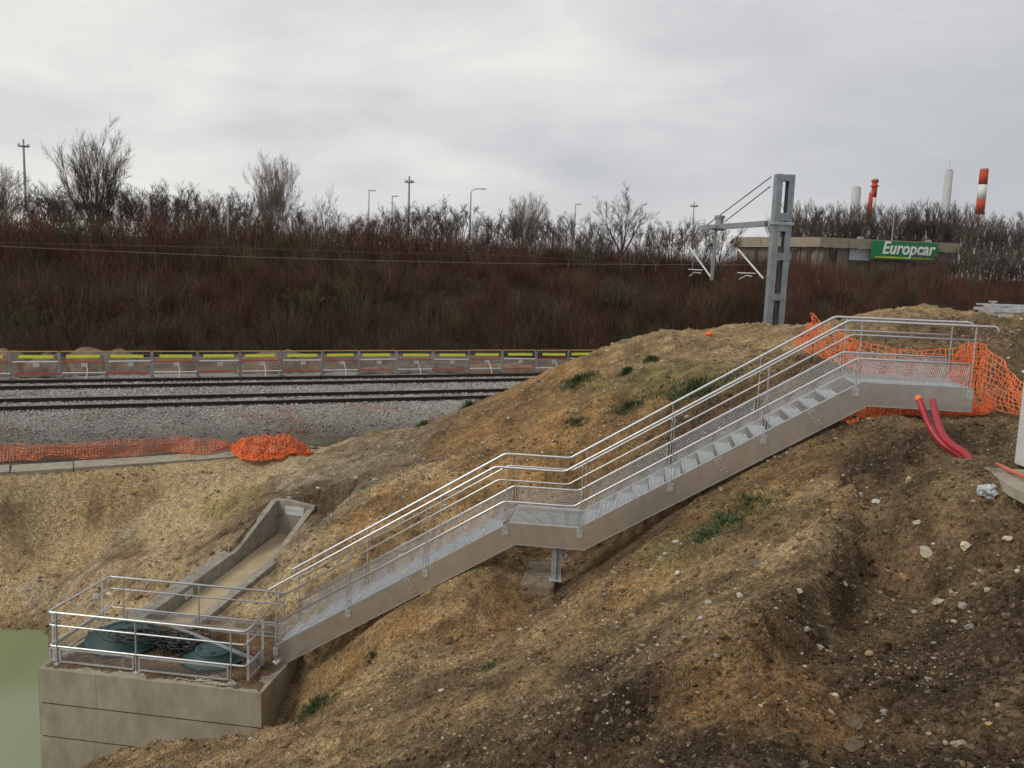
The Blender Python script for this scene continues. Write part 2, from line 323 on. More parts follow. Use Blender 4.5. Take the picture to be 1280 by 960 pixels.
def full_z(X, Y):
    X = np.asarray(X, float); Y = np.asarray(Y, float)
    z = base_z(X, Y)
    r = np.hypot(X, Y); fade = np.clip((r-1)/3, .2, 1)
    rg = np.clip((z+9.9)/.5, .15, 1)
    dS = X*su.x+Y*su.y-SO.dot(su); dT = X*sn.x+Y*sn.y-SO.dot(sn)
    near_st = np.clip((np.abs(dT-.5)-.6)/1.2, .12, 1); near_st = np.where((dS > -.5) & (dS < 13), near_st, 1)
    z = z + near_st*rg*fade*(.30*fbm(X*.45, Y*.45, 3) + .16*fbm(X*1.5+5, Y*1.5, 3))
    # rills running down the bank
    z = z + near_st*.07*fbm(dS*.35, dT*3.2+3, 3)*rg*np.clip((9.5-dS)/4, .2, 1)
    z = z + .07*fbm(X*5, Y*5, 3, .6)*rg*(.4+.6*near_st) + .055*np.abs(fbm(X*11, Y*11, 3, .65))
    sd = edge_sd(X, Y)+.25*fbm(X*1.3, Y*1.3, 3)+.10*fbm(X*5+4, Y*5, 3)
    cut = np.clip(-sd/.30, 0, 1); cut = cut*cut*(3-2*cut)*np.clip(1-(-sd-.5)/2.6, 0, 1)*np.clip((13.2-Y)/1.5, 0, 1)
    z = z-.42*cut+.07*np.clip(1-np.abs(sd-.15)/.5, 0, 1)
    lump = np.clip(fbm(X*2.6+60, Y*2.6, 3, .6)*3-.1, 0, 1)*np.clip(-sd/.5, 0, 1); z = z+.05*lump+.05*lump*fbm(X*9, Y*9, 3, .7)
    kd = kerb_d(X, Y); kw = np.clip(1-kd/.9, 0, 1); z = z*(1-kw)+(KZ-.03+.03*fbm(X*4, Y*4, 2))*kw
    pd = np.hypot((X-PADC.x)/1.0, (Y-PADC.y)/.8); pw = np.clip(1.9-pd, 0, 1); z = z*(1-pw)+(PADC.z-.03+.02*fbm(X*6, Y*6, 2))*pw
    a = (X-CHA.x)*cdir.x+(Y-CHA.y)*cdir.y; o = (X-CHA.x)*cn.x+(Y-CHA.y)*cn.y
    hf = CHA.z+(CHB.z-CHA.z)*np.clip(a/CHL, -.2, 1.1)
    inside = (a > -.9) & (a < CHL+.22) & (np.abs(o) < np.where(a > CHL-2.0, .57, .72))
    z = np.where(inside, np.minimum(z, hf-.25), z)
    rim = (a > -.9) & (a < CHL+.1) & (np.abs(o) >= .56) & (np.abs(o) < 2.3)
    lim = np.where(o > 0, 2.3, 1.6); w = np.clip((lim-np.abs(o))/(lim-1.0), 0, 1); up_r = np.clip((a-(CHL-2.2))/2.0, 0, 1)*.5; z = np.where(rim, z*(1-w)+np.minimum(z, hf+np.where(o > 0, .22, .36)+up_r)*w, z)
    box = (dS > BS0-.02) & (dS < BS1-.12) & (dT > BT0+.12) & (dT < BT1-.1)
    z = np.where(box, -11.5, z)
    return z
xs = np.arange(-24, 18.001, .055)
ys = [1.2]
while ys[-1] < 38: ys.append(ys[-1]*1.0062)
ys = np.array([-2., -1, 0, .6]+ys)
GX, GY = np.meshgrid(xs, ys); GZ = full_z(GX, GY)
def gp(px, py, y0=3.5, y1=34):     # where the sight line of a photo point meets the bank
    d = ray(px, py); Ys = np.linspace(y0, y1, 1200); zz = tz(d.x*Ys, Ys); k = np.argmax(zz >= d.z*Ys); return Vector((d.x*Ys[k], Ys[k], float(zz[k]))) if (zz >= d.z*Ys).any() else at(px, py, y1)
def tz(x, y):
    x = np.asarray(x, float); y = np.asarray(y, float)
    i = np.clip((x-xs[0])/(xs[1]-xs[0]), 0, len(xs)-1.001); j = np.clip(np.interp(y, ys, np.arange(len(ys))), 0, len(ys)-1.001)
    i0 = i.astype(int); j0 = j.astype(int); fi = i-i0; fj = j-j0
    return (GZ[j0, i0]*(1-fi)+GZ[j0, i0+1]*fi)*(1-fj)+(GZ[j0+1, i0]*(1-fi)+GZ[j0+1, i0+1]*fi)*fj
# soil colours, placed in the world: (place, colour)
YEL = (.53, .395, .225); TAN = (.40, .28, .145); GRV = (.31, .25, .17); ORG = (.40, .235, .095); BRN = (.27, .16, .070); DRK = (.096, .064, .038); MID = (.205, .138, .075); OLI = (.24, .20, .08); GRN=(.10,.11,.045)
zones = [(0,640,24,TAN),(60,620,25,YEL),(60,700,23,TAN),(30,740,22,GRV),(120,690,23,GRV),(160,620,25,MID),(150,680,23.5,MID),(240,620,25,YEL),(220,680,23,YEL),(300,620,24.5,OLI),(300,590,26,YEL),(360,600,25,GRV),(345,640,23,DRK),(0,600,25,YEL),
  (440,600,24,GRV),(500,570,24,GRV),(540,540,24,MID),(430,650,20,GRV),(380,690,18.5,YEL),(300,745,17.8,YEL),(340,720,17.8,YEL),(480,650,19,ORG),(520,620,20,YEL),(560,600,20,ORG),(600,540,23,ORG),(660,560,19.5,ORG),(640,510,25,BRN),(700,520,21,ORG),(700,470,27,ORG),(780,450,27,TAN),(800,490,22,OLI),(850,440,26,TAN),(880,500,18,DRK),(950,430,24,TAN),(760,540,19,BRN),(600,600,17.5,ORG),(1000,420,24,TAN),
  (1100,400,23,TAN),(1150,420,20,MID),(1240,420,20,MID),(1150,500,15.5,MID),(1240,500,15,MID),
  (420,820,14,ORG),(480,800,14.2,TAN),(520,770,14.5,ORG),(400,860,13.5,BRN),(560,740,14.8,TAN),(600,760,14,BRN),(640,740,14.5,BRN),(690,700,15,TAN),(730,700,14.4,DRK),(760,690,14,BRN),(820,640,13.8,DRK),(700,760,13,TAN),(800,720,12,ORG),(860,680,12,OLI),(900,640,12.6,BRN),(960,600,12.6,BRN),(930,620,12.5,OLI),(1000,570,12.6,BRN),
  (500,840,12.5,TAN),(420,930,10.5,TAN),(340,920,12.5,TAN),(560,870,11,MID),(640,850,10,TAN),(560,940,7.5,MID),(640,955,6.3,DRK),(500,955,8,DRK),(760,850,8.5,DRK),(760,920,6.5,DRK),(700,900,7.6,MID),(860,780,9,TAN),(800,770,10,TAN),(900,740,8.6,TAN),(950,690,9.4,YEL),(1000,640,10,TAN),(1020,590,11.8,TAN),(1020,700,8,MID),
  (940,800,6.2,BRN),(880,900,5,DRK),(880,860,5.3,DRK),(820,960,4.8,DRK),(980,880,5.5,DRK),(1100,620,11.5,MID),(1100,680,9.5,MID),(1120,760,8,MID),(1080,830,6.6,DRK),(1200,800,6.6,DRK),(1240,640,9,MID),(1260,720,7.2,DRK),(1200,720,8,MID),(1280,900,4.4,DRK),(1150,930,5,DRK),(1180,600,10.5,MID),(1100,560,12.8,DRK)]
zones += [(150,650,24,GRV),(145,690,22.8,MID),(330,610,24.5,DRK),(370,625,23.3,DRK),(400,600,25,GRV),(20,610,24.8,YEL),(60,650,24,YEL),(200,600,26,YEL),(130,600,25.5,TAN),(20,700,22.5,TAN),(0,760,21.3,TAN),(100,660,24,TAN)]
def zone_col(X, Y, warp=.9):
    Xw = X+warp*fbm(X*.8, Y*.8, 4, .6); Yw = Y+warp*1.2*fbm(X*.8+31, Y*.8+7, 4, .6)
    num = np.zeros(X.shape+(3,)); den = np.zeros(X.shape)
    for px, py, Yv, c in zones:
        p = at(px, py, Yv); k_ = 1/Yv
        w = 1/(((Xw-p.x)**2+(Yw-p.y)**2)*k_*k_+2e-4)**1.7
        num += w[..., None]*np.array(c); den += w
    return num/den[..., None]
C_ = zone_col(GX, GY)
bl = fbm(GX*2.3, GY*2.3, 5, .7); C_ *= np.clip(1+.75*bl, .4, 1.7)[..., None]
pt = np.clip(fbm(GX*1.1+40, GY*1.1, 4, .6)*3-.35, 0, 1); C_ = C_*(1-.26*pt[..., None]); lb = (np.clip((-4.6-GX)/2, 0, 1)*np.clip((GY-18)/1.5, 0, 1))[..., None]; C_ = C_*(1+.55*lb)
wet = np.clip((GZ-(WZ+.05))/.5, 0, 1); C_ = C_*(.45+.55*wet)[..., None] + (1-wet)[..., None]*np.array([.03, .035, .008])
mxc = C_.max(-1, keepdims=True); C_ = C_*np.minimum(1, .62/np.maximum(mxc, 1e-3))
ny, nx = GX.shape
ii = np.arange(ny*nx).reshape(ny, nx)
F = np.stack([ii[:-1, :-1], ii[:-1, 1:], ii[1:, 1:], ii[1:, :-1]], -1).reshape(-1, 4)
ter = fast_mesh('earth_bank', np.stack([GX, GY, GZ], -1).reshape(-1, 3), F, M['soil'], True, np.clip(C_, .01, .6).reshape(-1, 3))
tag(ter, kind='structure')
# far ground sheet and water
m = MB(); z0 = -6.75; m.add([(-1500, 26, z0), (1500, 26, z0), (1500, 3000, z0), (-1500, 3000, z0)], [(0,1,2,3)])
gcol = mat('far_ground', (.10, .085, .055), .95, 0, .3, .2)
tag(m.build('ground', gcol), kind='structure')
m = MB()
for ix in range(1): m.add([(-60, -30, WZ), (-4.3, -30, WZ), (-4.3, 30, WZ), (-60, 30, WZ)], [(0,1,2,3)])
tag(m.build('water', M['water']), kind='structure')

# ------------------------------------------------------------------ stones
def ico():
    bm = bmesh.new(); bmesh.ops.create_icosphere(bm, subdivisions=1, radius=1); bm.verts.ensure_lookup_table()
    v = np.array([x.co[:] for x in bm.verts]); f = np.array([[q.index for q in x.verts] for x in bm.faces]); bm.free(); return v, f
def rot_rand(n):
    q = np.random.randn(n, 4); q /= np.linalg.norm(q, axis=1)[:, None]; w, x, y, z = q.T
    return np.stack([1-2*(y*y+z*z), 2*(x*y-z*w), 2*(x*z+y*w), 2*(x*y+z*w), 1-2*(x*x+z*z), 2*(y*z-x*w), 2*(x*z-y*w), 2*(y*z+x*w), 1-2*(x*x+y*y)], 1).reshape(n, 3, 3)
IV, IF = ico()
OV = np.array([(1,0,0),(-1,0,0),(0,1,0),(0,-1,0),(0,0,1),(0,0,-1)], float); OF = np.array([(0,2,4),(2,1,4),(1,3,4),(3,0,4),(2,0,5),(1,2,5),(3,1,5),(0,3,5)])
def scatter(name, P, size, cols, matl, V0=IV, F0=IF, flat=.6, jit=.25):
    n = len(P); k = len(V0)
    V = V0[None]*(1+jit*np.random.randn(n, k, 1)*.6); V = V*(np.random.uniform(.55, 1.1, (n, 1, 3)))
    V = np.einsum('nij,nkj->nki', rot_rand(n), V); V[..., 2] *= flat; V = V*size[:, None, None]+P[:, None, :]
    F = (F0[None]+np.arange(n)[:, None, None]*k).reshape(-1, 3)
    c = np.repeat(cols[:, None, :], k, 1).reshape(-1, 3)
    return fast_mesh(name, V.reshape(-1, 3), F, matl, False, c)
def in_view(X, Y, Z, mrg=40):
    d = Y*_fw.y+Z*_fw.z; px = 640+CF*(X*_R.x+Y*_R.y+Z*_R.z)/d; py = 480-CF*(X*_U.x+Y*_U.y+Z*_U.z)/d
    return (px > -mrg) & (px < 1280+mrg) & (py < 960+mrg)
def ground_pts(n, ymin, ymax, pw=1.0):
    Y = ymin*(ymax/ymin)**np.random.rand(n)**pw; X = Y*np.random.uniform(-.66, .68, n)+np.random.uniform(-.5, .5, n)
    Z = tz(X, Y); ok = (X > -16) & (X < 17) & (Z > WZ-.1) & (Z > -11)
    a = (X-CHA.x)*cdir.x+(Y-CHA.y)*cdir.y; o = (X-CHA.x)*cn.x+(Y-CHA.y)*cn.y
    ok &= ~((a > -1) & (a < CHL+.3) & (np.abs(o) < .8))
    return X[ok], Y[ok], Z[ok]
STONEC = np.array([(.46,.40,.29),(.40,.33,.22),(.34,.30,.24),(.25,.22,.18),(.36,.26,.14),(.52,.48,.40)])
X, Y, Z = ground_pts(42000, 3.2, 30, .8)
cl = np.clip(fbm(X*.9+3, Y*.9+8, 3)*1.9+.36, .02, 1); kp = np.random.rand(len(X)) < cl; X, Y, Z = X[kp], Y[kp], Z[kp]
sz = (.0030+.00095*Y)*np.exp(np.random.randn(len(X))*.55); sz = np.minimum(sz, .07)
o = scatter('gravel', np.stack([X, Y, Z+sz*.15], 1), sz, STONEC[np.random.randint(0, 6, len(X))]*np.random.uniform(.5, 1.0, (len(X), 1)), M['stone']); tag(o, kind='stuff', label='small pale stones scattered over the earth bank', cat='gravel')
X, Y, Z = ground_pts(26000, 3.2, 22, .9)
cz = zone_col(X, Y)*np.random.uniform(.55, 1.25, (len(X), 1)); sz = (.008+.0012*Y)*np.exp(np.random.randn(len(X))*.5); sz = np.minimum(sz, .09)
YB = np.random.uniform(3.4, 11.5, 5200); XB = YB*np.random.uniform(.02, .64, 5200); ZB = tz(XB, YB); kb = (edge_sd(XB, YB) < .35) & (fbm(XB*1.1+9, YB*1.1, 3) > -.12); XB, YB, ZB = XB[kb], YB[kb], ZB[kb]
sb_ = np.exp(np.random.randn(len(XB))*.5)*.024; sb_ = np.minimum(sb_, .085)
o = scatter('large_clods', np.stack([XB, YB, ZB-sb_*.1], 1), sb_, zone_col(XB, YB)*np.random.uniform(.6, 1.15, (len(XB), 1)), M['soil'], jit=.40, flat=.65); tag(o, kind='stuff', label='larger clods of dark brown soil heaped in the trench', cat='soil clods')
o = scatter('soil_clods', np.stack([X, Y, Z], 1), sz, cz, M['soil'], jit=.42); tag(o, kind='stuff', label='loose clods of brown soil lying over the bank', cat='soil clods')

# ------------------------------------------------------------------ railway yard
def strip(name, prof, s0, s1, step, matl, noise=0, col=None, zf=None, kind='structure'):
    ss = np.arange(s0, s1+step, step); prof = np.array(prof, float)
    o_ = []; z_ = []
    for (a, za), (b, zb) in zip(prof[:-1], prof[1:]):
        k = max(1, int(abs(b-a)/step)); tt = np.arange(k)/k; o_ += list(a+(b-a)*tt); z_ += list(za+(zb-za)*tt)
    o_.append(prof[-1][0]); z_.append(prof[-1][1]); o_ = np.array(o_); z_ = np.array(z_)
    S_, O_ = np.meshgrid(ss, o_); Z_ = np.repeat(z_[:, None], len(ss), 1)
    X = S_*tu.x+O_*tn.x; Y = S_*tu.y+O_*tn.y
    if zf is not None: Z_ = Z_+zf(S_, O_)
    if noise: Z_ = Z_+noise*(fbm(X*3, Y*3, 3)+.8*vnoise(X*14, Y*14))
    i_ = np.arange(S_.size).reshape(S_.shape); F_ = np.stack([i_[:-1, :-1], i_[:-1, 1:], i_[1:, 1:], i_[1:, :-1]], -1).reshape(-1, 4)
    cc = None
    if col is not None: cc = col(X, Y, S_, O_).reshape(-1, 3)
    return tag(fast_mesh(name, np.stack([X, Y, Z_], -1).reshape(-1, 3), F_, matl, True, cc), kind=kind)
BZ = ZR-.15                                     # top of the ballast beside the rails
def bcol(X, Y, S_, O_):
    n = fbm(X*.5, Y*.9, 4)[..., None]
    c = np.array([.36, .35, .33])*(1+.5*n)
    red = np.clip(1-np.hypot((X+7.6)/1.1, (Y-30.4)/1.0), 0, 1)[..., None]*1.3 + np.clip(fbm(X*.35+9, Y*1.2, 3)*2.2-.45, 0, .5)[..., None]
    c = c*(1-np.clip(red, 0, 1)) + np.array([.30, .12, .07])*np.clip(red, 0, 1)
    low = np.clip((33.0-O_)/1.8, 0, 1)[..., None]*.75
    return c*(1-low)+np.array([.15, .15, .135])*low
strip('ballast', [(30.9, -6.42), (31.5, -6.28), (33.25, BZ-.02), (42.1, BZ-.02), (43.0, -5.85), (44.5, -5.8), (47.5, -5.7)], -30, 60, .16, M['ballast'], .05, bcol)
def path_sheet():
    kl = [atz(*q, KZ) for q in [(-700, 640), (-260, 611), (0, 592), (190, 580), (300, 571), (402, 562), (470, 556)]]
    n = 150; k = 26; V = []; C3 = []
    for i in range(n):
        f = i/(n-1)*(len(kl)-1); j = min(int(f), len(kl)-2); p = kl[j]+(kl[j+1]-kl[j])*(f-j); p = p+Vector((-.42, .9, 0))*.35
        sf = p.dot(tu)+1.0; q = TP(sf, 31.8, 0)
        for m_ in range(k):
            v = m_/(k-1); V.append((p.x*(1-v)+q.x*v, p.y*(1-v)+q.y*v, KZ-.03))
    V = np.array(V); V[:, 2] += .05*fbm(V[:, 0]*1.5, V[:, 1]*1.5, 4); C3 = np.array([.13, .115, .09])[None]*(1+.7*fbm(V[:, 0]*.7, V[:, 1]*.7, 4)[:, None])
    i_ = np.arange(n*k).reshape(n, k); F_ = np.stack([i_[:-1, :-1], i_[1:, :-1], i_[1:, 1:], i_[:-1, 1:]], -1).reshape(-1, 4)
    return tag(fast_mesh('path', V, F_, M['soil'], True, C3), kind='structure')
path_sheet()
# ballast stones
def bst(n, o0, o1, zf):
    S_ = np.random.uniform(-14, 22, n); O_ = np.random.uniform(o0, o1, n); X = S_*tu.x+O_*tn.x; Y = S_*tu.y+O_*tn.y; return X, Y, zf(O_)
def bz(O): return np.interp(O, [30.9, 31.5, 33.25, 42.1, 43, 47], [-6.42, -6.28, BZ-.02, BZ-.02, -5.85, -5.8])
X, Y, Z = bst(34000, 31.3, 43, bz); sz = np.random.uniform(.022, .048, len(X))
gv = np.random.uniform(.12, .66, (len(X), 1))*np.array([1, .99, .96])
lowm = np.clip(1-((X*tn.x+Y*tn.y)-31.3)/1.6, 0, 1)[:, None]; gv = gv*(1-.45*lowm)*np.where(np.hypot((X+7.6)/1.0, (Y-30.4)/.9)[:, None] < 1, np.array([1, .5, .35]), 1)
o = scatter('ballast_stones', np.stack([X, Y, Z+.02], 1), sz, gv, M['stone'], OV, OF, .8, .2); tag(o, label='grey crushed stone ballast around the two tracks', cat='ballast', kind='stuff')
# tracks
def track(off, label):
    t = empty('railway_track', TP(10, off, ZR), label, 'railway track', 'parallel railway tracks')
    c = t.location.copy()
    sl_me = None
    for i in range(96):
        s = -20+i*.62
        if sl_me is None:
            m = MB(); w = .13
            m.add([v for q in (-1, 1) for v in (tn*q*1.25-tu*w-UZ*.1, tn*q*1.25+tu*w-UZ*.1, tn*q*1.25+tu*w*.8+UZ*.1, tn*q*1.25-tu*w*.8+UZ*.1)], [(0,1,2,3),(7,6,5,4),(0,4,5,1),(1,5,6,2),(2,6,7,3),(3,7,4,0)])
            so_ = m.build('sleeper', M['sleeper'], t); sl_me = so_.data
        else: so_ = bpy.data.objects.new('sleeper', sl_me); COL.objects.link(so_); so_.parent = t
        so_.location = TP(s, off, ZR-.258)-c
    for q in (-1, 1):
        m = MB(); pr = [(-.075, -.17), (.075, -.17), (.075, -.155), (.012, -.13), (.012, -.04), (.036, -.03), (.036, -.004), (-.036, -.004), (-.036, -.03), (-.012, -.04), (-.012, -.13), (-.075, -.155)]
        m.prism([TP(-24, off+q*GAUGE/2+a, ZR+b)-c for a, b in pr], tu*72)
        r_ = m.build('rail', M['rail'], t)
        m = MB(); m.prism([TP(-24, off+q*GAUGE/2+a, ZR+b)-c for a, b in [(-.034, -.003), (.034, -.003), (.028, .003), (-.028, .003)]], tu*72)
        h = m.build('rail_head', M['railhead'], r_)
    return t
track(OFF1, 'nearer railway track with dark rusty rails in grey ballast'); track(OFF2, 'farther railway track with dark rails beside the barrier row')
# edge kerb of concrete slabs between the path and the basin bank
kp_ = [atz(*q, KZ+.0) for q in [(-260, 611), (0, 592), (190, 580), (300, 571), (402, 562)]]
kt = empty('concrete_kerb', kp_[2], 'long pale concrete kerb of slabs along the top of the basin bank', 'kerb')
def polyl(pts, d):
    out = []; acc = 0; nxt = 0
    for a, b in zip(pts[:-1], pts[1:]):
        l = (b-a).length
        while nxt <= acc+l: out.append(a+(b-a)*((nxt-acc)/l)); nxt += d
        acc += l
    return out
kq = polyl(kp_, 1.6)
for i, (a, b) in enumerate(zip(kq[:-1], kq[1:])):
    d = (b-a).normalized(); pn = Vector((-d.y, d.x, 0)); a2 = a+d*.012-kt.location; b2 = b-d*.012-kt.location; dz = random.uniform(-.015, .015)
    m = MB(); m.prism([a2+UZ*dz, a2+UZ*(dz-.14), a2+pn*.95+UZ*(dz-.14), a2+pn*.95+UZ*(dz+.03), a2+pn*.16+UZ*(dz+.0), a2+pn*.14+UZ*(dz+.04), a2+UZ*(dz+.04)], b2-a2)
    m.build('slab', M['kerb'], kt)
# ------------------------------------------------------------------ net builder
def net(name, bot, top, matl, cell=.09, sag=.05, wob=.03, w=.010, rows=None, label=None, cat='safety net', layers=1, mid=None, group=None):
    def resamp(pts, n):
        pts = [Vector(p) for p in pts]; l = [0]
        for a, b in zip(pts[:-1], pts[1:]): l.append(l[-1]+(b-a).length)
        out = []
        for i in range(n):
            t = l[-1]*i/(n-1); k = 0
            while k < len(pts)-2 and l[k+1] < t: k += 1
            out.append(pts[k]+(pts[k+1]-pts[k])*((t-l[k])/max(1e-6, l[k+1]-l[k])))
        return out, l[-1]
    _, Lb = resamp(bot, 3); n = max(4, int(Lb/cell)); B_, _ = resamp(bot, n); T_, _ = resamp(top, n)
    hh = sum((a-b).length for a, b in zip(B_, T_))/n; r = rows or max(3, int(hh/cell)+1)
    m = MB()
    for ly in range(layers):
        g = []
        for j in range(r+1):
            v = j/r; row = []
            for i in range(n):
                p = B_[i]*(1-v)+T_[i]*v; q = 6*wob*float(fbm(np.array(i*.13+ly*7), np.array(v*1.3+ly*3), 3)); 
                p = p+Vector((q*.5, -q, -sag*4*v*(1-v)*abs(sin(i*.21+ly))))+Vector([random.uniform(-1, 1)*wob*.35 for _ in range(3)]); row.append(p)
            g.append(row)
        for j in range(r+1):
            for i in range(n):
                if i < n-1: m.bar(g[j][i], g[j][i+1], w, w*.9)
                if j < r: m.bar(g[j][i], g[j+1][i], w*.9, w*.6)
    o = m.build(name, matl); return tag(o, label, cat, group)
KN = KZ+.06
nb = [atz(q[0], q[1], KN) for q in [(-60, 579), (0, 575), (60, 573), (120, 572), (170, 569), (205, 563), (240, 566), (292, 563)]]
nt_ = [at(q[0], q[1], b.y+.25) for q, b in zip([(-60, 558), (0, 556), (60, 554), (120, 552), (170, 549), (220, 545), (245, 549), (292, 553)], nb)]
net('orange_net', nb, nt_, M['orange_faded'], .085, .06, .06, .022, label='dusty orange safety net stretched along the kerb above the basin', group='orange safety nets')
nb = [atz(q[0], q[1], KN) for q in [(292, 566), (300, 572), (330, 573), (362, 570), (388, 566)]]
nt_ = [at(q[0], q[1], b.y+.6) for q, b in zip([(290, 556), (304, 548), (330, 545), (360, 544), (386, 560)], nb)]
net('orange_net', nb, nt_, M['orange'], .075, .2, .11, .024, rows=11, label='bright orange bunched net heaped at the right end of the kerb', layers=2, group='orange safety nets')

# ------------------------------------------------------------------ barriers behind the tracks
bpx = [-48, 12.5, 74, 133, 190, 247, 300, 351.6, 403, 449, 496, 541, 586, 628, 670, 710, 750]
OB = 43.3
def on_off(px, o_, py=450):
    k = ray(px, py).x; s = (k*o_*tn.y-o_*tn.x)/(tu.x-k*tu.y); return s
BB = -5.76
def barrier(s0, s1, idx):
    wh = idx % 2
    lab = 'mesh barrier with white upper bar, in the row beyond the tracks' if wh else 'mesh barrier with red upper bar, in the row beyond the tracks'
    lab = lab.replace(', in the row', ', %dth from the left' % (idx+1)).replace(' 2th', ' 2nd').replace(' 3th', ' 3rd').replace('beyond the tracks', 'in the row beyond the tracks')
    if idx == 0: lab = 'mesh site barrier cut by the left edge of the photo, first of the row'
    if idx == len(bpx)-2: lab = 'last mesh site barrier at the right end of the row, against the earth bank'
    c = TP((s0+s1)/2, OB, BB); t = empty('site_barrier', c, lab, 'barrier', 'site barriers in a row beyond the tracks')
    hl = (s1-s0)/2-.03; tilt = random.uniform(-.07, .07)
    def q(a, z, f=0): return tu*a+tn*(f+z*tilt)+UZ*z
    H = 1.14
    m = MB(); m.tube([q(-hl, .04), q(-hl, H), ], .028, 6); m.tube([q(hl, .04), q(hl, H)], .028, 6); m.tube([q(-hl, .12), q(hl, .12)], .018, 6); m.build('frame', M['galv_dull'], t)
    m = MB(); m.tube([q(-hl, H), q(hl, H)], .03, 6); m.build('top_rail', M['amber'], t)
    m = MB()
    for k in range(20): a = -hl+2*hl*(k+.5)/20; m.bar(q(a, .14), q(a, H), .007, .007, tn)
    for k in range(6): z = .2+k*.16; m.bar(q(-hl, z), q(hl, z), .007, .007)
    m.build('wire_mesh', M['galv_dull'], t)
    m = MB(); e0 = random.uniform(0, .25); m.bar(q(-hl+.1+e0, .93, -.04), q(hl-.35+e0*.8, .93+random.uniform(-.02, .02), -.04), .012, .13); m.build('reflective_band', M['yellow'], t)
    e1 = random.uniform(-.1, .1)
    m = MB(); m.tube([q(-hl+.05, .70, -.05), q(hl-.02, .70+random.uniform(-.02, .02), -.05)], .03, 6); m.build('marker_pole', M['white'] if wh else M['redpaint'], t)
    m = MB(); m.tube([q(-hl-.0+e1, .20, -.05), q(hl+e1-.05, .20, -.05)], .03, 6); m.build('marker_pole', M['redpaint'] if wh else M['white'], t)
    m = MB(); m.box(q(.05, .56, -.06), (.24, .02, .17), Matrix.Rotation(TT, 3, 'Z')); m.build('placard', M['white_dirty'], t)
    if idx % 2 == 0:
        m = MB(); m.tube([q(hl*.15, .62, -.05), q(hl*.15+.05, .25, -.35), q(hl*.12, -.12, -.75)], .022, 6); m.build('stay', M['white_dirty'], t)
    for a in (-hl, hl):
        m = MB(); m.box(q(a, .03), (.12, .5, .06), Matrix.Rotation(TT, 3, 'Z')); m.build('foot', M['galv_dull'], t)
for i in range(len(bpx)-1): barrier(on_off(bpx[i], OB), on_off(bpx[i+1], OB), i)
# rubble heaps behind the barriers
def heap(px0, px1, o_, h, label, c=(.24, .165, .12)):
    s0, s1 = on_off(px0, o_), on_off(px1, o_); n = 60; k = 14; c0 = TP((s0+s1)/2, o_, -5.8)
    a = np.linspace(-1, 1, n); b_ = np.linspace(-1, 1, k); A, B_ = np.meshgrid(a, b_)
    hz = h*np.clip(1-np.abs(A)**2, 0, 1)**.8*np.clip(1-B_**2, 0, 1)*(.85+.35*fbm(A*2.2+px0, B_*1.2+3, 4)); l = (s1-s0)/2
    X = c0.x+A*l*tu.x+B_*1.6*tn.x; Y = c0.y+A*l*tu.y+B_*1.6*tn.y
    i_ = np.arange(A.size).reshape(A.shape); F_ = np.stack([i_[:-1, :-1], i_[:-1, 1:], i_[1:, 1:], i_[1:, :-1]], -1).reshape(-1, 4)
    cc = (np.array(c)*(1+fbm(X*3, Y*3, 3)[..., None])).reshape(-1, 3)
    tag(fast_mesh('rubble_heap', np.stack([X, Y, c0.z+hz*.78], -1).reshape(-1, 3), F_, M['ballast'], False, cc), label, 'rubble heap', 'rubble heaps behind the barriers')
heap(-40, 48, 45.6, 1.5, 'brown rubble heap behind the leftmost barriers'); heap(-48, 770, 46.2, 1.15, 'long low bank of brown spoil behind the whole barrier row', (.20, .15, .115)); heap(28, 92, 45.4, 1.5, 'low peaked rubble heap behind the second and third barrier'); heap(60, 190, 45.8, 1.6, 'longest rubble heap behind the barriers on the left')
heap(290, 410, 45.8, 1.35, 'low rubble heap behind the middle barriers'); heap(440, 600, 45.2, .7, 'flat grey rubble heap behind the right half of the barrier row', (.2, .17, .14)); heap(560, 680, 44.8, .5, 'flat sandy spoil behind the right barriers', (.3, .2, .12))

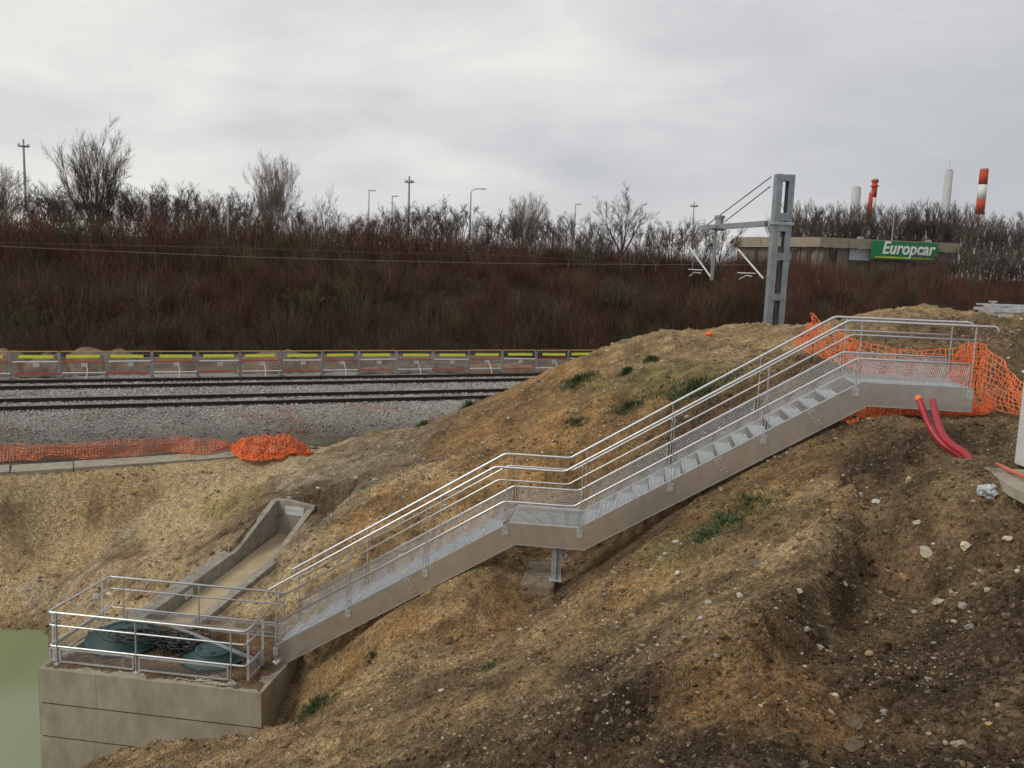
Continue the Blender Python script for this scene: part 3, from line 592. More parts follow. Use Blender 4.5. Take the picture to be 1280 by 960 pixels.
# ------------------------------------------------------------------ embankment with its thicket
def plat_z(s): return np.interp(s, [-30, 20, 40, 58, 80, 130], [.85, .6, .25, -.6, -1.2, -1.35])
def emb_z(S_, O_):
    f = np.clip((O_-47)/17, 0, 1); f = f*f*(3-2*f)*.4+f*.6
    return -5.75+(plat_z(S_)+5.75)*f
def ecol(X, Y, S_, O_): return np.array([.030, .022, .015])*(1+.8*fbm(X*.4, Y*.4, 4)[..., None])
strip('embankment', [(46.5, 0), (66, 0)], -40, 130, .9, M['soil'], .1, ecol, emb_z)
strip('terrace', [(65.9, 0), (120, 0), (2400, 0)], -700, 2200, 18, gcol, 0, None, lambda S_, O_: plat_z(S_))
def stems(NS, K, rad, hlo, hhi, spread, wlo, whi, olim):
    cs = np.random.uniform(-32, 118, NS*2); co = np.random.uniform(46.3, olim, NS*2)
    XX = cs*tu.x+co*tn.x; YY = cs*tu.y+co*tn.y; ok = np.abs(XX/YY) < .66; cs, co = cs[ok][:NS], co[ok][:NS]; NS = len(cs)
    pal = np.array([(.098,.043,.032),(.115,.048,.036),(.066,.042,.027),(.072,.062,.030),(.110,.094,.066),(.050,.032,.022),(.088,.042,.034),(.075,.078,.035)])
    zn = fbm(cs*.10+3, co*.16, 3); ci = np.where(zn > .16, np.random.choice(8, NS, p=[.08,.05,.2,.2,.25,.07,.05,.1]), np.random.choice(8, NS, p=[.25,.22,.14,.07,.05,.11,.13,.03]))
    hS = np.random.uniform(hlo, hhi, NS)*(1+.6*fbm(cs*.22, co*.22, 3)); n = NS*K
    an = np.random.uniform(0, 2*pi, n); le = np.abs(np.random.randn(n))*spread
    Cs = np.repeat(cs, K)+np.random.randn(n)*rad; Co = np.repeat(co, K)+np.random.randn(n)*rad
    h_ = np.repeat(hS, K)*np.random.uniform(.5, 1.1, n)*np.clip(1.1-le*.5, .3, 1)
    bx = Cs*tu.x+Co*tn.x; by = Cs*tu.y+Co*tn.y; bz = emb_z(Cs, Co)-.1; dx = np.cos(an)*le; dy = np.sin(an)*le
    start = np.where(np.random.rand(n) < .55, np.random.uniform(.2, .7, n), 0)         # side twigs leave the stems higher up
    p0 = np.stack([bx+dx*h_*start*.6, by+dy*h_*start*.6, bz+h_*start], 1); ln = (1-start)*h_; kick_ = 1+1.6*(start > 0)
    p1 = p0+np.stack([dx*ln*.5*kick_, dy*ln*.5*kick_, ln*.5], 1)+np.random.randn(n, 3)*.04; p2 = p0+np.stack([dx*ln*kick_, dy*ln*kick_, ln*.95], 1)+np.random.randn(n, 3)*.12
    w0 = np.random.uniform(wlo, whi, n)*(1-.4*(start > 0)); a1 = np.random.uniform(0, 2*pi, n)
    q = [np.stack([np.cos(a1+j*2.094), np.sin(a1+j*2.094), np.zeros(n)], 1) for j in range(3)]
    V = np.stack([p0+q[j]*w0[:, None] for j in range(3)]+[p1+q[j]*w0[:, None]*.75 for j in range(3)]+[p2], 1)
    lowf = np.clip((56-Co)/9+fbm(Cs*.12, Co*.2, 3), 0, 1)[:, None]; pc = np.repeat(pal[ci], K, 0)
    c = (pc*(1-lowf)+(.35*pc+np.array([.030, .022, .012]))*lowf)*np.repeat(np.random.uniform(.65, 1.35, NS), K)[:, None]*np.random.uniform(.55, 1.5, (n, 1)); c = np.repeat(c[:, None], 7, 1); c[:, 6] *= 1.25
    return V, c.reshape(-1, 3)
Fb = np.array([(0,1,4),(0,4,3),(1,2,5),(1,5,4),(2,0,3),(2,3,5),(3,4,6),(4,5,6),(5,3,6)])
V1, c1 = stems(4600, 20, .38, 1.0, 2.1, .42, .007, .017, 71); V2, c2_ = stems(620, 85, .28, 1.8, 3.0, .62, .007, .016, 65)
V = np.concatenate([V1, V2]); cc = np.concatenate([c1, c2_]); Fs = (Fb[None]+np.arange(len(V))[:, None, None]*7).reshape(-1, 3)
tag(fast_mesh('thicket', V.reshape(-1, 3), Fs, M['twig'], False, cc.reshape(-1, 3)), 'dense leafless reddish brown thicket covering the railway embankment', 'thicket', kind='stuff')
# dead grass and low litter is left to the soil material

# ------------------------------------------------------------------ bare trees
def grow_tree(seed, H, stems, spread, up, twig, r0, dens=1.0, lean=0, trunk_h=.06):
    rnd = random.Random(seed); T = MB(); Cc = MB()
    def branch(p, d, ln, r, lv):
        k = 4 if lv < 2 else 3; pts = [p]; rs = [r]; q = p.copy(); dd = d.copy()
        for i in range(k):
            dd = (dd+Vector([rnd.uniform(-1, 1)*.055 for _ in range(3)])+UZ*up*.17).normalized(); q = q+dd*(ln/k); pts.append(q.copy()); rs.append(max(twig*.6, r*(1-.75*(i+1)/k)))
        (T if lv == 0 else Cc).tube(pts, rs, 5 if lv == 0 else 3, False)
        if lv >= 3: return
        nb_ = int([7, 8, 6][lv]*dens)
        for i in range(nb_):
            f = rnd.uniform(.28 if lv else .2, 1.0); j = min(k-1, int(f*k)); b0 = pts[j]+(pts[j+1]-pts[j])*(f*k-j) if j < k else pts[-1]
            a = rnd.uniform(0, 2*pi); ax = (pts[j+1]-pts[j]).normalized(); o1 = ax.orthogonal().normalized(); o2 = ax.cross(o1)
            nd = (ax*1.0+(o1*cos(a)+o2*sin(a))*rnd.uniform(.34, .66)*(1+spread*.3)+UZ*up*.4).normalized()
            branch(b0, nd, ln*rnd.uniform(.32, .55)*(1.15-.4*f), max(twig, r*.42), lv+1)
    base = Vector((0, 0, 0))
    if trunk_h: T.tube([base-UZ*.3, base+UZ*H*trunk_h], [r0*1.3, r0], 7, False)
    for i in range(stems):
        a = 2.4*i+rnd.uniform(-.3, .3); sp = spread*sqrt((i+.3)/stems)
        branch(base+UZ*H*trunk_h*rnd.uniform(.5, 1), Vector((cos(a)*sp+lean, sin(a)*sp, 1)).normalized(), H*(1-trunk_h)*rnd.uniform(.86, 1.0)*(1-.18*sp/max(spread, .01)), r0*.7, 0)
    return T, Cc
def make_tree(name, par, bark='bark'):
    T, Cc = grow_tree(**par); root = empty(name, (0, 0, 0)); T.build('trunk', M[bark], root, True); Cc.build('crown', M[bark], root); zz = sorted([v[2] for v in Cc.v]); root['top'] = zz[int(len(zz)*.997)]; return root
P_fan = make_tree('bare_tree', dict(seed=4, H=10, stems=22, spread=.80, up=.22, twig=.007, r0=.13, dens=1.2), 'bark')
P_fan2 = make_tree('bare_tree', dict(seed=9, H=8, stems=21, spread=.72, up=.25, twig=.007, r0=.10, dens=1.2), 'bark_pale')
P_thin = make_tree('bare_tree', dict(seed=12, H=6, stems=5, spread=.4, up=.6, twig=.009, r0=.07, dens=.7), 'bark_pale')
P_round = make_tree('bare_tree', dict(seed=21, H=6, stems=8, spread=.85, up=.2, twig=.008, r0=.09, dens=1.0, trunk_h=.2), 'bark')
P_low = [make_tree('bare_tree', dict(seed=30+i, H=4.5, stems=6, spread=.7, up=.3, twig=.0075, r0=.07, dens=1.1, trunk_h=.05), 'bark') for i in range(3)]
P_tall = [make_tree('bare_tree', dict(seed=40+i, H=10, stems=4, spread=.3, up=.5, twig=.011, r0=.14, dens=1.08, trunk_h=.15), 'bark') for i in range(3)]
_used = set()
def ordn(n): return '%d%s' % (n, 'th' if 10 <= n % 100 <= 20 else {1: 'st', 2: 'nd', 3: 'rd'}.get(n % 10, 'th'))
def place(proto, px, ytop, Y, H, zb, label, group=None, cat='tree', wide=1):
    o = proto if proto.name not in _used else copy_tree(proto); _used.add(proto.name)
    p = at(px, 300, Y); zt = at(px, ytop, Y).z; sc = (zt-zb)/proto['top']
    o.location = (p.x, Y, zb); o.scale = (sc*wide, sc*wide, sc); o.rotation_euler.z = random.uniform(0, 6.28); tag(o, label, cat, group); return o
G1 = 'bare trees along the top of the embankment'
place(P_fan, 120, 150, 68, 9.4, .1, 'largest bare tree, fan shaped with many upright limbs, standing at the left', G1, wide=.72)
place(P_fan2, 343, 192, 68, 7.6, .1, 'second largest bare tree, pale rounded fan behind the thicket left of centre', G1, wide=.60)
place(P_thin, 410, 229, 66, 5.6, .1, 'thin pale sapling with sparse upright twigs right of the rounded fan tree', G1)
place(P_round, 778, 231, 70, 5.6, -.1, 'round open bare tree left of the overhead line mast', G1)
place(P_fan2, 655, 242, 74, 7.6, 0, 'pale bare tree standing between the curved lamp post and the round open tree', G1, wide=.75)
place(P_fan2, -8, 203, 68, 7.6, .1, 'bare tree cut by the left edge of the photo', G1)
place(P_thin, 40, 218, 70, 5.6, .1, 'thin bare tree beside the ringed floodlight mast at the left', G1)
place(P_thin, 868, 268, 66, 5.6, 0, 'small bare tree beside the thin pole left of the mast', G1)
for i, px in enumerate([8, 56, 68, 88, 145, 158, 172, 186, 200, 214, 228, 243, 258, 274, 290, 306, 322, 372, 388, 428, 446, 470, 486, 500, 524, 540, 556, 572, 600, 618, 640, 672, 690, 712, 734, 750, 806, 822, 840, 856, 880, 900]):
    top = float(np.interp(px, [0, 60, 150, 200, 260, 330, 400, 450, 500, 540, 580, 640, 700, 750, 800, 850, 900], [238, 226, 232, 224, 240, 236, 262, 262, 250, 246, 258, 264, 266, 270, 276, 274, 278]))+random.uniform(-4, 7)
    place(P_low[i % 3], px, top, random.uniform(66, 76), 4.3, -.1, 'low bushy bare tree, %s from the left in the dark skyline row' % ordn(i+1), 'low bare trees in the skyline row', wide=random.uniform(.95, 1.3))
for i in range(46):
    px = 974+i*7.2; top = float(np.interp(px, [980, 1010, 1060, 1100, 1150, 1200, 1225, 1300], [256, 252, 256, 252, 250, 254, 268, 262]))+random.uniform(-4, 6)
    place(P_tall[i % 3], px, top, random.uniform(112, 124) if px < 1210 else random.uniform(96, 112), 9.8, -1, 'tall slender bare tree, %s from the left in the grove behind the concrete building' % ordn(i+1), 'tall bare trees behind the concrete building', wide=random.uniform(.9, 1.2))
for i in range(12): place(P_low[i % 3], 1158+i*12, 312+random.uniform(-8, 6), random.uniform(88, 93), 4.3, -1, 'low bare scrub tree at the right end of the building, %s from the left' % ordn(i+1), 'scrub trees at the right end of the building', wide=1.1)
# individual bushes in the thicket
def bush(px, py, o_, H, c, label, seed):
    T, Cc = grow_tree(seed, H, 9, .9, .2, .008, .03, .9, 0, 0); m_ = mat('bush_twigs', c, .95, 0, .3, 6, 0); s = on_off(px, o_, py); r_ = empty('bush', TP(s, o_, float(emb_z(s, o_))-.1), label, 'bush', 'bushes standing out of the thicket')
    T.build('stems', m_, r_); Cc.build('twigs', m_, r_)
bush(385, 350, 52, 2.3, (.085, .085, .035), 'olive green bush in the thicket below the thin sapling', 61)
bush(30, 340, 50, 2.1, (.07, .07, .03), 'mossy bush low in the thicket at the far left', 62)
bush(735, 320, 60, 3.3, (.09, .085, .055), 'grey green bush high in the thicket right of centre', 63)
bush(770, 370, 54, 2.6, (.08, .078, .05), 'grey bramble bush in the thicket above the ridge', 64)
bush(90, 300, 60, 2.2, (.06, .075, .03), 'green tinted bush below the largest bare tree', 65)
bush(200, 400, 49, 1.8, (.08, .065, .04), 'pale brown bush at the foot of the thicket at the left', 66)

# ------------------------------------------------------------------ steel staircase
def off_poly(h):
    n = []; out = []
    for a, b in zip(G[:-1], G[1:]):
        l = math.hypot(b[0]-a[0], b[1]-a[1]); n.append((-(b[1]-a[1])/l, (b[0]-a[0])/l))
    for i, p in enumerate(G):
        if i == 0: m = n[0]; k = 1
        elif i == len(G)-1: m = n[-1]; k = 1
        else:
            m = (n[i-1][0]+n[i][0], n[i-1][1]+n[i][1]); l = math.hypot(*m); m = (m[0]/l, m[1]/l); k = 1/(m[0]*n[i][0]+m[1]*n[i][1])
        out.append((p[0]+m[0]*h*k, p[1]+m[1]*h*k))
    return out
ST_ = empty('metal_staircase', SO, 'galvanised steel outdoor staircase with a mid landing, climbing the earth bank from the concrete chamber', 'staircase')
def Q(s, t, z=0): return su*s+sn*t+UZ*z            # local to the stair root
def zline(h, s):
    pl = off_poly(h)
    for a, b in zip(pl[:-1], pl[1:]):
        if s <= b[0] or b is pl[-1]: return a[1]+(b[1]-a[1])*(s-a[0])/(b[0]-a[0])
for t0, lab in ((-.03, None), (SW-.03, None)):
    up_ = off_poly(0); lo = off_poly(-.385); up_[0] = (S_START, S_START*tan(PH)); lo[0] = (S_START, .004); lo.insert(1, (.455/tan(PH)+S_START*0+.008, .004)); up_.insert(1, (lo[1][0], lo[1][0]*tan(PH)))
    m = MB(); f_ = t0
    for (a, b, c, d) in zip(up_[:-1], up_[1:], lo[:-1], lo[1:]):
        m.prism([Q(a[0], f_, a[1]), Q(b[0], f_, b[1]), Q(d[0], f_, d[1]), Q(c[0], f_, c[1])], sn*.012)
    st = m.build('stringer', M['stringer'], ST_)
    for nm, hh in (('flange', 0.001), ('flange', -.384)):
        pl = off_poly(hh); m = MB(); pl[0] = (S_START, S_START*tan(PH)+.001) if hh > 0 else (.73, pl[1][1]-(pl[1][0]-.73)*tan(PH))
        for a, b in zip(pl[:-1], pl[1:]): m.prism([Q(a[0], f_-.004, a[1]), Q(b[0], f_-.004, b[1]), Q(b[0], f_-.004, b[1]-.009), Q(a[0], f_-.004, a[1]-.009)], sn*(.07))
        m.build(nm, M['galv'], st)
# treads
n1 = 17
tw = SW-.06; tmesh = None
m = MB(); m.box((0, 0, 0), (.255, tw, .004))
for k in range(7): m.box((-.12+k*.04, 0, .010), (.006, tw, .016))
for k in range(13): m.box((0, -tw/2+tw*(k+.5)/13, .010), (.25, .005, .014))
m.box((-.13, 0, .008), (.012, tw, .04)); m.box((.13, 0, .008), (.01, tw, .036))
for q in (-1, 1): m.box((0, q*(tw/2-.003), -.02), (.25, .006, .07))
tv, tf = m.v, m.f
def tread_at(s, z):
    global tmesh
    if tmesh is None:
        tmesh = bpy.data.meshes.new('tread'); tmesh.from_pydata(tv, [], tf); tmesh.materials.append(M['grate'])
    o = bpy.data.objects.new('tread', tmesh); COL.objects.link(o); o.parent = ST_; o.location = Q(s, SW/2-.0, z); o.rotation_euler.z = ST
for fl in (0, 2):
    a, b = G[fl], G[fl+1]; nn_ = 17 if fl == 0 else 16
    for k in range(1, nn_):
        f = (k-.35)/nn_
        if a[0]+(b[0]-a[0])*f > S_START+.1: tread_at(a[0]+(b[0]-a[0])*f, a[1]+(b[1]-a[1])*(k/nn_)-.135)
def deck(s0, s1, z):
    m = MB(); l = s1-s0
    for k in range(int(l/.033)): s = s0+.033*(k+.5); m.bar(Q(s, .02, z-.017), Q(s, SW-.05, z-.017), .005, .026)
    for k in range(12): t = .03+(SW-.1)*(k+.5)/12; m.bar(Q(s0, t, z-.013), Q(s1, t, z-.013), .006, .014)
    m.bar(Q(s0, .02, z-.018), Q(s0, SW-.05, z-.018), .008, .034); m.bar(Q(s1, .02, z-.018), Q(s1, SW-.05, z-.018), .008, .034)
    return m.build('landing_grating', M['grate'], ST_)
deck(G[1][0]-.02, G[2][0]+.02, G[1][1]-.05); deck(G[3][0]-.02, G[4][0]-.01, G[3][1]-.05)
m = MB(); m.bar(Q(G[4][0]-.01, .0, G[4][1]-.2), Q(G[4][0]-.01, SW-.05, G[4][1]-.2), .012, .36); m.build('end_plate', M['stringer'], ST_)
posts_s = [.53, 1.93, 3.37, 4.80, 6.11, 7.62, 9.10, 10.50, 12.24]
HH, HM, HL = .99, .765, .379
def rail(h, t, r, s0, s1, name, curl0=0, curl1=0):
    pl = off_poly(h); pts = []
    z0_ = zline(h, s0); 
    if curl0: pts += [Q(s0+.03, t, z0_-.17), Q(s0-.035, t, z0_-.13), Q(s0-.05, t, z0_-.06), Q(s0-.03, t, z0_-.015)]
    pts.append(Q(s0, t, z0_))
    for i in range(1, 4):
        p = pl[i]; a = pl[i-1]; b = pl[i+1]
        if not (s0 < p[0] < s1): continue
        da = math.hypot(p[0]-a[0], p[1]-a[1]); db = math.hypot(b[0]-p[0], b[1]-p[1]); rr = .035
        pts.append(Q(p[0]-(p[0]-a[0])/da*rr, t, p[1]-(p[1]-a[1])/da*rr)); pts.append(Q(p[0]+(b[0]-p[0])/db*rr, t, p[1]+(b[1]-p[1])/db*rr))
    z1_ = pl[4][1]; pts.append(Q(s1, t, z1_))
    if curl1: pts += [Q(s1+.04, t, z1_-.012), Q(s1+.065, t, z1_-.05), Q(s1+.068, t, z1_-.15)]
    m = MB(); m.tube(pts, r, 10); return m.build(name, M['rail_tube'], ST_, True)
pmesh = {}
for side, t in ((0, -.03), (1, SW-.01)):
    rail(HH, t, .022, .42, 12.50, 'handrail', 1, 1)
    rail(HM, t, .015, .53, 12.24, 'mid_rail'); rail(HL, t, .018, .53, 12.20, 'lower_rail')
    for i, s in enumerate(posts_s):
        zb = stair_z(s)-.02; zt = zline(HH, s)
        m = MB(); m.bar(Q(s, t, .02 if i == 0 else zb-.13), Q(s, t, zt), .038, .012, su); po = m.build('post', M['galv'], ST_)
        m = MB(); m.bar(Q(s, t-.012, zb-.17), Q(s, t-.012, zb-.02), .10, .01, sn); m.build('clamp_plate', M['galv'], po)
        m = MB()
        for q in (-.03, .03):
            for zz in (-.14, -.05): m.tube([Q(s+q, t-.032, zb+zz), Q(s+q, t-.012, zb+zz)], .009, 6)
        m.build('bolts', M['galv'], po)['kind'] = 'stuff'
    # framed mesh infill between the posts
    for a, b in zip(posts_s[:-1], posts_s[1:]):
        a2, b2 = a+.045, b-.045
        def lo_(s): return stair_z(s)+.02
        def hi_(s): return zline(HL, s)-.03
        cuts = [a2]+[g[0] for g in G[1:4] if a2 < g[0] < b2]+[b2]
        m = MB()
        for c0, c1 in zip(cuts[:-1], cuts[1:]):
            m.bar(Q(c0, t, lo_(c0)), Q(c1, t, lo_(c1)), .006, .026, sn); m.bar(Q(c0, t, hi_(c0)), Q(c1, t, hi_(c1)), .006, .026, sn)
        for c0 in (a2, b2): m.bar(Q(c0, t, lo_(c0)), Q(c0, t, hi_(c0)), .006, .03, sn)
        fr = m.build('mesh_panel', M['galv'], ST_)
        m = MB(); k = int((b2-a2)/.028)
        for i in range(k):
            s = a2+(b2-a2)*(i+.5)/k; s_b = max(a2, min(b2, s-.03)); s_t = max(a2, min(b2, s+.04)); m.bar(Q(s_b, t, lo_(s_b)), Q(s_t, t, hi_(s_t)), .0065, .004, sn)
        for j in range(1, 8):
            for c0, c1 in zip(cuts[:-1], cuts[1:]):
                f = j/8; m.bar(Q(c0, t, lo_(c0)*(1-f)+hi_(c0)*f), Q(c1, t, lo_(c1)*(1-f)+hi_(c1)*f), .003, .004, sn)
        m.build('wire_infill', M['grate'], fr)
for s_sp in (3.0, 8.35, 9.8):
    for t0 in (-.044,):
        zc = stair_z(s_sp); m = MB(); d_ = Vector((cos(PH), 0, sin(PH))); ux = su*cos(PH)+UZ*sin(PH); uy = -su*sin(PH)+UZ*cos(PH); c = Q(s_sp, t0, zc)-uy*.19
        m.prism([c-ux*.07-uy*.15, c+ux*.07-uy*.15, c+ux*.07+uy*.15, c-ux*.07+uy*.15], sn*.012); sp = m.build('splice_plate', M['stringer'], ST_)
        m = MB()
        for a in (-.04, .04):
            for b in (-.11, -.04, .04, .11): p = c+ux*a+uy*b; m.tube([p-sn*.012, p], .010, 6)
        m.build('bolts', M['galv'], sp)['kind'] = 'stuff'
# supporting legs
def leg(s, t, zt, zb):
    m = MB(); m.bar(Q(s, t, zt), Q(s, t, zb), .10, .008, su); m.bar(Q(s-.045, t, zt), Q(s-.045, t, zb), .09, .008, sn); m.bar(Q(s+.045, t, zt), Q(s+.045, t, zb), .09, .008, sn)
    lg = m.build('leg', M['galv_dull'], ST_); m = MB(); m.box(Q(s, t, zb+.006), (.22, .2, .016), Matrix.Rotation(ST, 3, 'Z')); m.build('base_plate', M['galv'], lg)
LZ = G[1][1]-.385
leg(5.72, .06, LZ, LZ-.62); leg(5.72, SW-.1, LZ, LZ-.50)
UZ_ = G[3][1]-.385
leg(11.75, .1, UZ_, UZ_-.30); leg(11.75, SW-.1, UZ_, UZ_-.28)
m = MB(); m.box(Q(.50, -.08, .014), (.2, .14, .016), Matrix.Rotation(ST, 3, 'Z')); m.build('foot_plate', M['white_dirty'], ST_)
m = MB(); m.box((0, 0, 0), (.62, 1.25, .5), Matrix.Rotation(ST, 3, 'Z')); o = m.build('concrete_footing', mat('soil_stained_concrete', (.17, .13, .085), .95, 0, .3, 7, .6, 25, c2=(.26, .21, .15), dist=.03), None, False, .06); o.location = SP(5.42, .42, LZ-.62-.26); tag(o, 'rough concrete footing under the leg of the mid landing', 'footing')
m = MB(); m.box((0, 0, 0), (1.5, 1.6, .5), Matrix.Rotation(ST-.12, 3, 'Z')); o = m.build('concrete_footing', M['concrete'], None, False, .03); o.location = SP(11.55, -.1, UZ_-.30-.255); tag(o, 'half buried concrete footing under the upper landing beside the red pipes', 'footing')

# ------------------------------------------------------------------ concrete chamber in the basin
ZD = SO.z+.0
CB = empty('concrete_chamber', SP((BS0+BS1)/2, (BT0+BT1)/2, 0), 'square cast concrete chamber with pour bands standing in the green water', 'concrete chamber')
cb0 = CB.location.copy()
def CQ(s, t, z): return SP(s, t, z)-cb0
fr_ = [0, .09, .265, .90, 1.0]
m = MB(); m.prism([CQ(BS0+.03, BT0+.03, -.05), CQ(BS1-.03, BT0+.03, -.05), CQ(BS1-.03, BT1-.03, -.05), CQ(BS0+.03, BT1-.03, -.05)], (0, 0, -4.5)); m.build('core', M['joint'], CB)
bands = [(0, -.645), (-.675, -1.29), (-1.32, -1.935), (-1.965, -2.6)]
for zi, (zt, zb) in enumerate(bands):
    for side in range(4):
        P0, P1 = [(CQ(BS0, BT0, 0), CQ(BS1, BT0, 0)), (CQ(BS1, BT0, 0), CQ(BS1, BT1, 0)), (CQ(BS1, BT1, 0), CQ(BS0, BT1, 0)), (CQ(BS0, BT1, 0), CQ(BS0, BT0, 0))][side]
        d = (P1-P0).normalized(); nin = Vector((-d.y, d.x, 0)); Ls = (P1-P0).length; ff = fr_ if side == 0 else [0, .5, 1]
        for a, b in zip(ff[:-1], ff[1:]):
            j = random.uniform(0, .006); A = P0+d*(Ls*a+.0012)+nin*j; B_ = P0+d*(Ls*b-.0012)+nin*j
            ti = .25 if zi == 0 else .2; tb = ti
            A2 = A+nin*ti+d*(ti if a == 0 else 0); B2 = B_+nin*tb-d*(tb if b == 1 else 0)
            if side == 0 or side == 2 or True:
                m = MB(); m.prism([A+UZ*zb, B_+UZ*zb, B2+UZ*zb, A2+UZ*zb], (0, 0, zt-zb)); m.build('wall_panel', M['concrete'], CB)
# soil on the chamber
n = 90; S_, T_ = np.meshgrid(np.linspace(BS0+.05, BS1-.05, n), np.linspace(BT0+.05, BT1-.05, 60))
edge = np.minimum(np.minimum(S_-BS0, BS1-S_), np.minimum(T_-BT0, BT1-T_))
zz = -.012+np.clip(edge/.35, 0, 1)*.035+.03*fbm(S_*3, T_*3, 4)+.018*fbm(S_*14, T_*14, 3)
X = SO.x+S_*su.x+T_*sn.x; Y = SO.y+S_*su.y+T_*sn.y; i_ = np.arange(S_.size).reshape(S_.shape); F_ = np.stack([i_[:-1, :-1], i_[:-1, 1:], i_[1:, 1:], i_[1:, :-1]], -1).reshape(-1, 4)
cc = np.array([.20, .115, .06])*(1+.9*fbm(X*2.5, Y*2.5, 4)[..., None]); eg = np.clip(1-edge/.3, 0, 1)[..., None]; cc = cc*(1-eg)+np.array([.24, .19, .12])*eg
o = fast_mesh('soil_fill', np.stack([X-cb0.x, Y-cb0.y, SO.z-cb0.z+zz], -1).reshape(-1, 3), F_, M['soil'], True, np.clip(cc, .02, .5).reshape(-1, 3)); o.parent = CB; o['kind'] = 'stuff'
# guardrail
GR = empty('guardrail', SP(-1.5, -.98, 0), 'galvanised guardrail with mesh kick panels around the concrete chamber', 'guardrail'); g0 = GR.location.copy()
def GQ(s, t, z): return SP(s, t, z)-g0
fs0, fs1, ft, bt = -3.44, .376, -.985, .905
def corner_path(pts, r=.07):
    out = [pts[0]]
    for a, b, c in zip(pts[:-2], pts[1:-1], pts[2:]):
        u1 = (a-b).normalized(); u2 = (c-b).normalized()
        for k in range(5):
            f = k/4; out.append((b+u1*r)*(1-f)**2+b*2*f*(1-f)+(b+u2*r)*f*f)
    out.append(pts[-1]); return out
for h, r, nm in ((.99, .021, 'top_rail'), (.745, .015, 'mid_rail'), (.345, .018, 'low_rail')):
    m = MB(); m.tube(corner_path([GQ(fs1, ft+.78, h), GQ(fs1, ft, h), GQ(fs0, ft, h), GQ(fs0, bt, h), GQ(.33, bt, h)]), r, 10); m.build(nm, M['rail_tube'], GR, True)
gposts = [(fs0+.16, ft), (-1.72, ft), (.10, ft), (fs1, ft+.1), (fs1, ft+.72), (fs0, ft+.12), (fs0, bt-.25), (fs0+.3, bt), (-1.5, bt), (.30, bt)]
for s, t in gposts:
    m = MB(); m.bar(GQ(s, t, 0), GQ(s, t, .99), .045, .012, su if t in (ft, bt) else sn); po = m.build('post', M['galv'], GR)
    m = MB(); m.box(GQ(s, t, .012), (.11, .11, .012), Matrix.Rotation(ST, 3, 'Z')); m.build('base_plate', M['galv'], po)
def kick(p0, p1):
    m = MB(); a, b = GQ(*p0, 0), GQ(*p1, 0)
    for z in (.06, .30): m.bar(a+UZ*z, b+UZ*z, .008, .03, UZ)
    for p in (a, b): m.bar(p+UZ*.06, p+UZ*.30, .03, .03)
    f = m.build('kick_panel', M['galv'], GR); m = MB(); k = int((b-a).length/.035)
    for i in range(1, k): p = a+(b-a)*(i/k); m.bar(p+UZ*.06, p+UZ*.30, .003, .003)
    for j in range(1, 7): m.bar(a+UZ*(.06+.034*j), b+UZ*(.06+.034*j), .003, .003)
    m.build('wire_infill', M['galv_dull'], f)
kick((fs0+.22, ft), (-1.78, ft)); kick((-1.66, ft), (.04, ft)); kick((fs0, ft+.16), (fs0, bt-.3)); kick((fs0+.36, bt), (-1.56, bt)); kick((-1.44, bt), (.24, bt)); kick((fs1, ft+.14), (fs1, ft+.68)); kick((fs0+.02, ft), (fs0+.12, ft))
# green tank covers
def cover(s, t, R_, tilt, ax, z, label):
    r_ = empty('tank_cover', SP(s, t, z), label, 'tank cover', 'green tank covers on the chamber'); 
    def lathe(prof, n=44, lob=0):
        m = MB(); vs = []; k = len(prof)
        for r, zz in prof:
            for j in range(n): a = 2*pi*j/n; q = r*(1+lob*cos(8*a)); vs.append((q*cos(a), q*sin(a), zz))
        fs = [(i*n+j, i*n+(j+1) % n, (i+1)*n+(j+1) % n, (i+1)*n+j) for i in range(k-1) for j in range(n)]+[tuple(range((k-1)*n, k*n))]
        m.add(vs, fs); return m
    lathe([(R_*.97, 0), (R_, .02), (R_, .06), (R_*.96, .075), (R_*.90, .072), (R_*.88, .10), (R_*.60, .17), (R_*.57, .20), (R_*.30, .225), (R_*.02, .235)]).build('lid', M['teal'], r_, True)
    rg = lathe([(R_*.60, .165), (R_*.60, .215), (R_*.52, .22), (R_*.50, .20)], 40); rg.build('raised_ring', M['teal'], r_, True)
    for k in range(8): a = 2*pi*k/8; m = MB(); m.box((R_*1.0*cos(a), R_*1.0*sin(a), .035), (.09, .09, .05), Matrix.Rotation(a, 3, 'Z')); m.build('rim_lug', M['teal'], r_, False, .008)
    for k in range(4): a = pi/2*k+.4; m = MB(); m.tube([(R_*.42*cos(a)-.04*sin(a), R_*.42*sin(a)+.04*cos(a), .21), (R_*.42*cos(a), R_*.42*sin(a), .245), (R_*.42*cos(a)+.04*sin(a), R_*.42*sin(a)-.04*cos(a), .21)], .009, 6); m.build('handle', M['black'], r_, True)
    r_.rotation_euler = (tilt*cos(ax), tilt*sin(ax), ST); return r_
cover(-2.62, .10, .72, .07, .9, .05, 'large dark green round tank cover at the left, black cable coiled on it')
cover(-.62, -.22, .56, .03, 2, .03, 'smaller dark green round tank cover, right one on the chamber')
